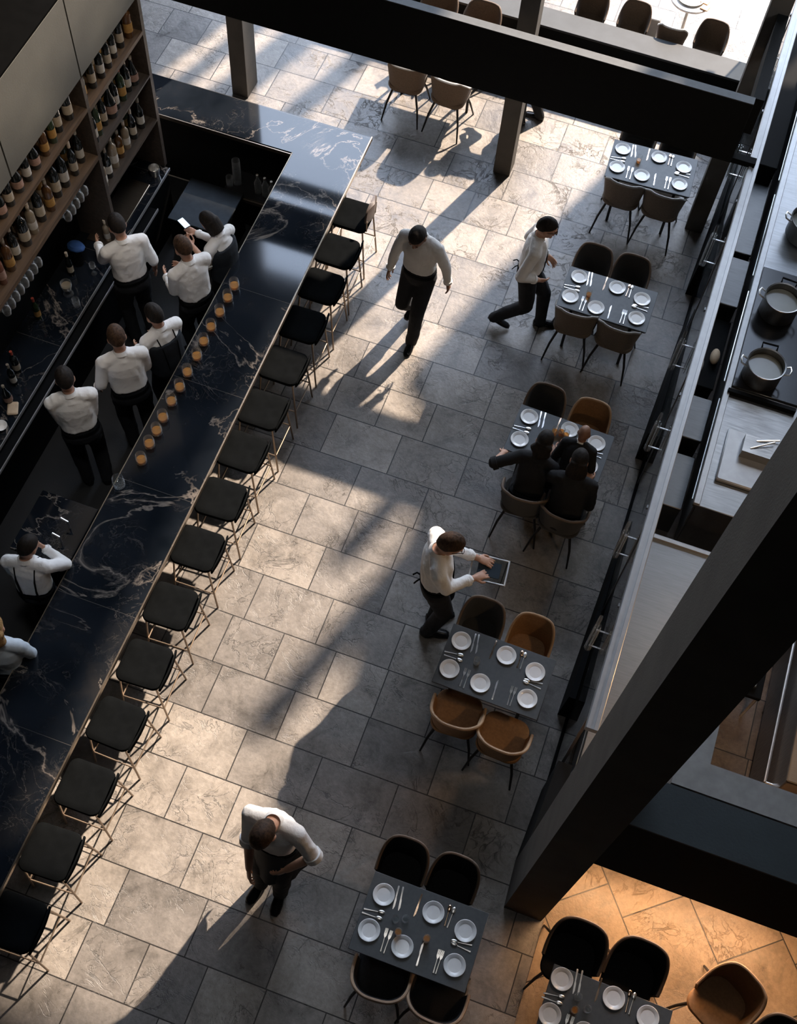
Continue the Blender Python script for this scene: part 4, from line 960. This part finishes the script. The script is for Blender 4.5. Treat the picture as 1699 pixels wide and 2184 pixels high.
    remeshed(tm, 'trousers', trousers, .0115 * s, 3, (.016 * s, 7. / s, seed + 5), body)
    MB().loft([ring(pel + Mt @ S((0, 0, z)), Mt, (.181 - .1 * z) * s, (.132 - .05 * z) * s) for z in (.030, .062)]).build('belt', M_black, body)
    # shoes
    for i in range(2):
        Ms = rot('Z', toes[i]) @ rot('X', -heel[i] * 220); o0 = ank[i]; q = MB(); rs = []
        for u, wd, ht, zz in ((-.075, .020, .04, -.045), (-.065, .034, .075, -.03), (-.02, .038, .09, -.02), (.04, .040, .07, -.040), (.10, .046, .05, -.055), (.155, .042, .036, -.062), (.185, .024, .022, -.07)):
            c = o0 + Ms @ S((0, u, 0)); rs.append([tuple(c + Ms @ S((wd * math.cos(2 * PI * j / 12), 0, -.042 + (ht * .5) * math.sin(2 * PI * j / 12) * 1.0 + zz * .0 - .040 + ht * .5))) for j in range(12)])
        q.loft(rs); so = q.build('shoe', M_shoe, body, smooth=1.2)
    if vest:
        vm = MB(); torso(vm, .040, -.09, .42, .016)
        for q in (-1, 1): vm.cap(T((q * .10, -.02, .36)), T((q * .105, -.015, .468)), .070 * s, .055 * s)
        remeshed(vm, 'waistcoat', vest, .0115 * s, 3, (.008 * s, 9 / s, seed + 9), body)
    if braces:
        bm = MB()
        for q in (-1, 1): bm.tube([T((q * .07, -.125, .02)), T((q * .075, -.138, .2)), T((q * .085, -.128, .36)), T((q * .092, -.08, .475)), T((q * .09, .03, .512)), T((q * .085, .118, .40)), T((q * .08, .142, .2)), T((q * .075, .135, .04))], .016 * s, 8, flat=.35)
        bm.build('braces', M_black, body)
    if tie: MB().loft([ring(T((0, .075 + .05 * min(1, u * 2.2) + .012, .47 - .40 * u)), Mt, (.012 + .022 * u) * s, .006 * s, 10) for u in (0, .15, .35, .6, .85, 1)]).build('necktie', M_black, body)
    if bow: MB().ell(neck + Mt @ S((-.03, .065, .0)), S((.03, .012, .02)), Mt, 10, 8).ell(neck + Mt @ S((.03, .065, .0)), S((.03, .012, .02)), Mt, 10, 8).build('bow_tie', M_black, body)
    if apron:
        g = []; am = MB(); outer = []
        for k in range(9):
            u = k / 8; z = .07 - apron * u; c = pel + Mp @ S((0, 0, z)); row = []
            for j in range(25):
                t = R(-20 + 220 * j / 24); wv = 1 + .05 * u * math.sin(j * 1.3 + seed); row.append((c + Mp @ S(((.176 + .045 * u) * wv * math.cos(t), (.134 + .10 * u * max(0, math.sin(t))) * wv * math.sin(t), 0))))
            outer.append(row)
        n = 25; vs = [tuple(p) for r_ in outer for p in r_]; vs += [tuple(p + (pel - p) * .02) for r_ in outer for p in r_]; m_ = len(outer) * n; fs = []
        for i in range(len(outer) - 1):
            for j in range(n - 1): a = i * n + j; fs.append((a, a + 1, a + n + 1, a + n)); fs.append((m_ + a, m_ + a + n, m_ + a + n + 1, m_ + a + 1))
        for j in range(n - 1): fs.append((j, m_ + j, m_ + j + 1, j + 1)); a = (len(outer) - 1) * n + j; fs.append((a, a + 1, m_ + a + 1, m_ + a))
        for i in range(len(outer) - 1): a = i * n; fs.append((a, a + n, m_ + a + n, m_ + a)); a = i * n + n - 1; fs.append((a, m_ + a, m_ + a + n, a + n))
        am.add(vs, fs); am.build('apron', M_navy, body, smooth=1.2)
    if strings:
        MB().tube([T((0, -.10, .07)), T((-.03, -.15, .085)), T((-.02, -.185, .07))], .008 * s, 6, flat=.4).build('apron_string', M_black, body); MB().tube([T((0, -.10, .06)), T((.015, -.15, .03)), T((.01, -.175, -.03))], .008 * s, 6, flat=.4).build('apron_string', M_black, body)
    return body
person('person in white shirt and dark trousers walking down the sunlit floor, head bowed', -1.98, 7.64, 172, 1.80, pelvis=(0, .0, .94), lean=4, hp=32, feet=((-.075, .20, 0), (.085, -.17, .03)), heel=(0, .06), hands=((-.30, -.06, .86), (.30, .06, .86)), elbow=((-1, -.8, 0), (1, -.8, 0)), skin=M_skin2, seed=1)
person('person in white shirt and spectacles striding toward the tables in profile', -.95, 8.10, -82, 1.76, pelvis=(0, 0, .92), lean=3, hp=12, feet=((-.06, .24, 0), (.06, -.24, .0)), heel=(0, .06), hands=((-.17, .14, 1.02), (.17, .10, 1.0)), elbow=((-.6, -1, 0), (.8, -1, 0)), glasses=True, tie=True, strings=True, sleeve=(1, .8), hmat=M_hair, seed=2)
person('person in white shirt holding a glass tray beside the fourth table', -.69, 4.42, -68, 1.93, pelvis=(-.0, -.03, .95), lean=-2, hp=26, hy=-6, feet=((-.07, .03, 0), (.07, -.03, 0)), hands=((-.12, .29, 1.10), (.06, .25, 1.09)), elbow=((-.5, -1, -.4), (.5, -1, -.4)), palm=((0, 0, -1), (0, 0, -1)), curl=(.4, .4), tie=True, glasses=True, strings=True, hmat=M_hairb, sleeve=(.8, .85), seed=3)
person('person in white shirt and navy apron bending at the shadow edge, hand on hip', -1.17, 1.80, 176, 1.92, pelvis=(0, -.06, .96), lean=1, hp=42, hy=-6, feet=((-.085, .12, 0), (.085, .12, 0)), hands=((-.17, .10, 1.0), (.06, .30, .76)), elbow=((-1, -.45, .1), (.6, -.8, 0)), palm=((.6, -.6, 0), (-.6, -.6, 0)), curl=(.7, .8), sleeve=(.1, .05), apron=.55, hmat=M_hairb, side=0, seed=4)
seat = dict(seated=True, pelvis=(0, 0, .60), feet=((-.12, .40, 0), (.12, .40, 0)), collar=False, top='jacket', shirtmat=M_fblack)
person('long haired seated guest in black with one bare forearm on the table corner', -.24, 5.74, -4, 1.70, lean=24, hp=14, hands=((-.36, .26, .80), (.10, .40, .80)), elbow=((-1, -.5, -.5), (.3, -1, -.8)), palm=((0, 0, -1), (0, 0, -1)), hair='wavy', female=True, sleeve=(.1, .9), seed=5, **seat)
person('seated guest in black jacket reaching one arm toward the amber drinks', .15, 5.66, 4, 1.74, lean=20, hp=16, hands=((-.20, .52, .86), (.16, .34, .80)), elbow=((-.6, -.4, -1), (.3, -1, -.8)), palm=((0, 0, -1), (0, 0, -1)), hair='long', seed=6, **seat)
person('small bald person in white collar and bow leaning over the guests table', .08, 5.98, -4, 1.30, seated=True, pelvis=(0, 0, 1.06), lean=32, hp=-6, feet=((-.1, -.02, .42), (.1, -.02, .42)), hands=((-.16, .36, 1.08), (.16, .36, 1.08)), elbow=((-.5, -1, -.4), (.5, -1, -.4)), hair='bald', skin=M_skin2, bow=True, shirtmat=M_fblack, top='jacket', whitecollar=True, seed=7)
person('person in white shirt with back turned, busy at the back counter', -4.60, 6.48, 48, 1.78, lean=5, hp=18, hands=((-.16, .42, 1.10), (.27, .08, .90)), elbow=((-.3, -1, -.45), (.3, -1, -.45)), sleeve=(1, .2), seed=8)
person('person in white shirt behind the bar next to the one with the phone', -3.92, 6.50, 58, 1.76, lean=5, hp=15, hands=((-.12, .32, 1.06), (.10, .34, 1.04)), elbow=((-.3, -1, -.45), (.3, -1, -.45)), sleeve=(1, 1), hmat=M_hairb, seed=9)
person('person with bobbed dark hair holding a lit phone behind the bar', -3.80, 6.98, 76, 1.66, lean=8, hp=30, hands=((-.10, .36, 1.18), (.06, .42, 1.20)), elbow=((-.3, -1, -.45), (.3, -1, -.45)), palm=((.3, 0, 1), (-.3, 0, 1)), curl=(.9, .9), hair='bob', female=True, sleeve=(.1, 1), vest=M_navy, seed=10)
person('broad person in white shirt with back turned, middle of the bar aisle', -4.04, 5.28, 40, 1.80, lean=6, hp=14, hands=((-.27, .16, .92), (.16, .30, .98)), elbow=((-.3, -1, -.45), (.3, -1, -.45)), hmat=M_hairb, seed=11)
person('person in dark jacket over white shirt standing against the bar', -3.86, 5.72, 62, 1.72, lean=5, hp=10, hands=((-.14, .30, 1.0), (.12, .30, 1.0)), elbow=((-.3, -1, -.45), (.3, -1, -.45)), vest=M_navy, braces=True, seed=12)
person('person in white shirt with folded arms by the whisky end of the bar', -4.28, 4.73, 38, 1.78, lean=5, hp=12, hands=((-.05, .26, 1.12), (.06, .28, 1.08)), elbow=((-.3, -1, -.45), (.3, -1, -.45)), hmat=M_hair, seed=13)
person('person with dark braces over white shirt beside the bar sink unit', -3.93, 3.16, 12, 1.66, lean=6, hp=20, hy=-25, hands=((-.16, .28, .98), (.10, .24, 1.36)), elbow=((-.4, -1, -.4), (.7, -.1, -.8)), palm=((1, 0, 0), (-.4, -.8, 0)), braces=True, vest=None, seed=14)
person('blond wavy haired person in pale shirt cut by the frame edge at the bar', -3.80, 2.44, 20, 1.64, lean=6, hp=16, hands=((-.18, .25, .95), (.18, .25, .95)), hair='wavy', hmat=M_blond, female=True, shirtmat=simple('pale_blue_cotton', (.55, .62, .68), .85, bump=.3, bscale=24), seed=15)
person('dark clothed person behind the middle column, only a leg and shoe showing', -1.70, 11.06, 92, 1.70, pelvis=(0, -.10, .90), lean=88, hp=-40, feet=((-.09, .10, 0), (.09, -.10, 0)), hands=((-.12, .45, .5), (.12, .45, .5)), shirtmat=M_fblack, top='jacket', collar=False, seed=16)
tray = tag(MB().bbox(-.16, .16, -.12, .12, 0, .012, .003).build('glass_tray', M_pane, None, (-.31, 4.61, 1.135), R(6)), 'clear glass tray with a dark tablet held by the server', 'tray')
kid(MB().bbox(-.165, -.15, -.125, .125, .0, .02, .003).bbox(.15, .165, -.125, .125, 0, .02, .003).bbox(-.15, .15, -.125, -.112, 0, .02, .003).bbox(-.15, .15, .112, .125, 0, .02, .003).build('rim', M_chrome), tray)
kid(MB().bbox(-.10, .10, -.075, .075, .0125, .02, .003).build('tablet', M_card), tray)
ph = tag(MB().bbox(-.035, .035, -.07, .07, 0, .009, .003).build('phone', M_card, None, (-4.30, 7.12, 1.215), R(60)), 'lit phone held by the person with bobbed hair', 'phone')
kid(MB().box(-.031, .031, -.064, .064, .009, .0095).build('screen', M_phone), ph)
#PE#

# ------------------------------------------------------------------ light
w = bpy.data.worlds.new('World'); bpy.context.scene.world = w; w.use_nodes = True
bg = w.node_tree.nodes['Background']
tcw = w.node_tree.nodes.new('ShaderNodeTexCoord'); sp = w.node_tree.nodes.new('ShaderNodeSeparateXYZ'); w.node_tree.links.new(tcw.outputs['Generated'], sp.inputs[0])
rp = w.node_tree.nodes.new('ShaderNodeValToRGB'); rp.color_ramp.elements[0].position = 0; rp.color_ramp.elements[0].color = (.86, .91, 1, 1); rp.color_ramp.elements[1].position = .9; rp.color_ramp.elements[1].color = (.58, .73, 1, 1)
w.node_tree.links.new(sp.outputs[2], rp.inputs[0]); w.node_tree.links.new(rp.outputs[0], bg.inputs[0]); bg.inputs[1].default_value = 4.8
def light(name, typ, loc, energy, col, **kw):
    l = bpy.data.lights.new(name, typ); l.energy = energy; l.color = col
    for k, v in kw.items(): setattr(l, k, v)
    o = bpy.data.objects.new(name, l); C.objects.link(o); o.location = loc; return o
def aim(o, tgt): o.rotation_euler = (Vector(tgt) - o.location).to_track_quat('-Z', 'Y').to_euler(); return o
sun = light('sun', 'SUN', (5, 16, 14), 6.5, (1, .82, .65), angle=R(.9))
sun.rotation_euler = Vector((-SX, -1, -1 / SY)).to_track_quat('-Z', 'Y').to_euler()
WARM = (1, .60, .30)
aim(light('passage_lamp', 'AREA', (2.1, 2.78, .74), 22, (1, .58, .30), shape='RECTANGLE', size=1.9, size_y=.06), (2.1, 1.2, 0))
for k, y in enumerate((7.45, 6.2, 5.1)):
    aim(light('shelf_lamp', 'SPOT', (-4.3, y, 3.7), 8, (1, .82, .64), spot_size=R(95), spot_blend=.8, shadow_soft_size=.1), (-5.1, y, 1.9))
for k, (x, y) in enumerate(((-4.5, 7.0), (-4.2, 5.4), (-4.1, 3.6))):
    aim(light('bar_fill', 'SPOT', (x + 1.2, y - .6, 9.0), 120, (1, .96, .93), spot_size=R(30), spot_blend=.7, shadow_soft_size=.3), (x + .2, y, 1.2))  # unseen spots added to brighten the shirts behind the bar
aim(light('dining_fill', 'AREA', (.6, 2.5, 16.5), 55, (1, .97, .94), shape='DISK', size=3.), (0, 3, 0))  # fill light added overhead to lift the dark dining end
light('kitchen_lamp', 'POINT', (2.1, 3.7, 2.6), 30, WARM, shadow_soft_size=.1)
light('kitchen_lamp', 'POINT', (1.9, 5.9, 3.6), 10, (1, .80, .6), shadow_soft_size=.25)
light('kitchen_lamp', 'POINT', (2.0, 9.0, 4.4), 30, (.92, .95, 1), shadow_soft_size=.3)

# ------------------------------------------------------------------ camera
cam = bpy.data.cameras.new('camera'); co = bpy.data.objects.new('camera', cam); C.objects.link(co)
cam.sensor_fit = 'HORIZONTAL'; cam.sensor_width = 36; cam.lens = 2563.41 / 1699 * 36
co.location = (0, 0, 10.5); co.rotation_euler = (R(28.0611), R(-2.8476), R(19.5304)); cam.clip_start = .05
sc = bpy.context.scene; sc.camera = co
vs = sc.view_settings; vs.view_transform = 'Standard'; vs.look = 'None'; vs.exposure = .95; vs.gamma = 1.; vs.use_curve_mapping = False
cy = sc.cycles; cy.use_denoising = True; cy.max_bounces = 7; cy.diffuse_bounces = 3; cy.glossy_bounces = 4; cy.transmission_bounces = 7; cy.transparent_max_bounces = 32; cy.sample_clamp_indirect = 6; cy.caustics_reflective = False; cy.caustics_refractive = False
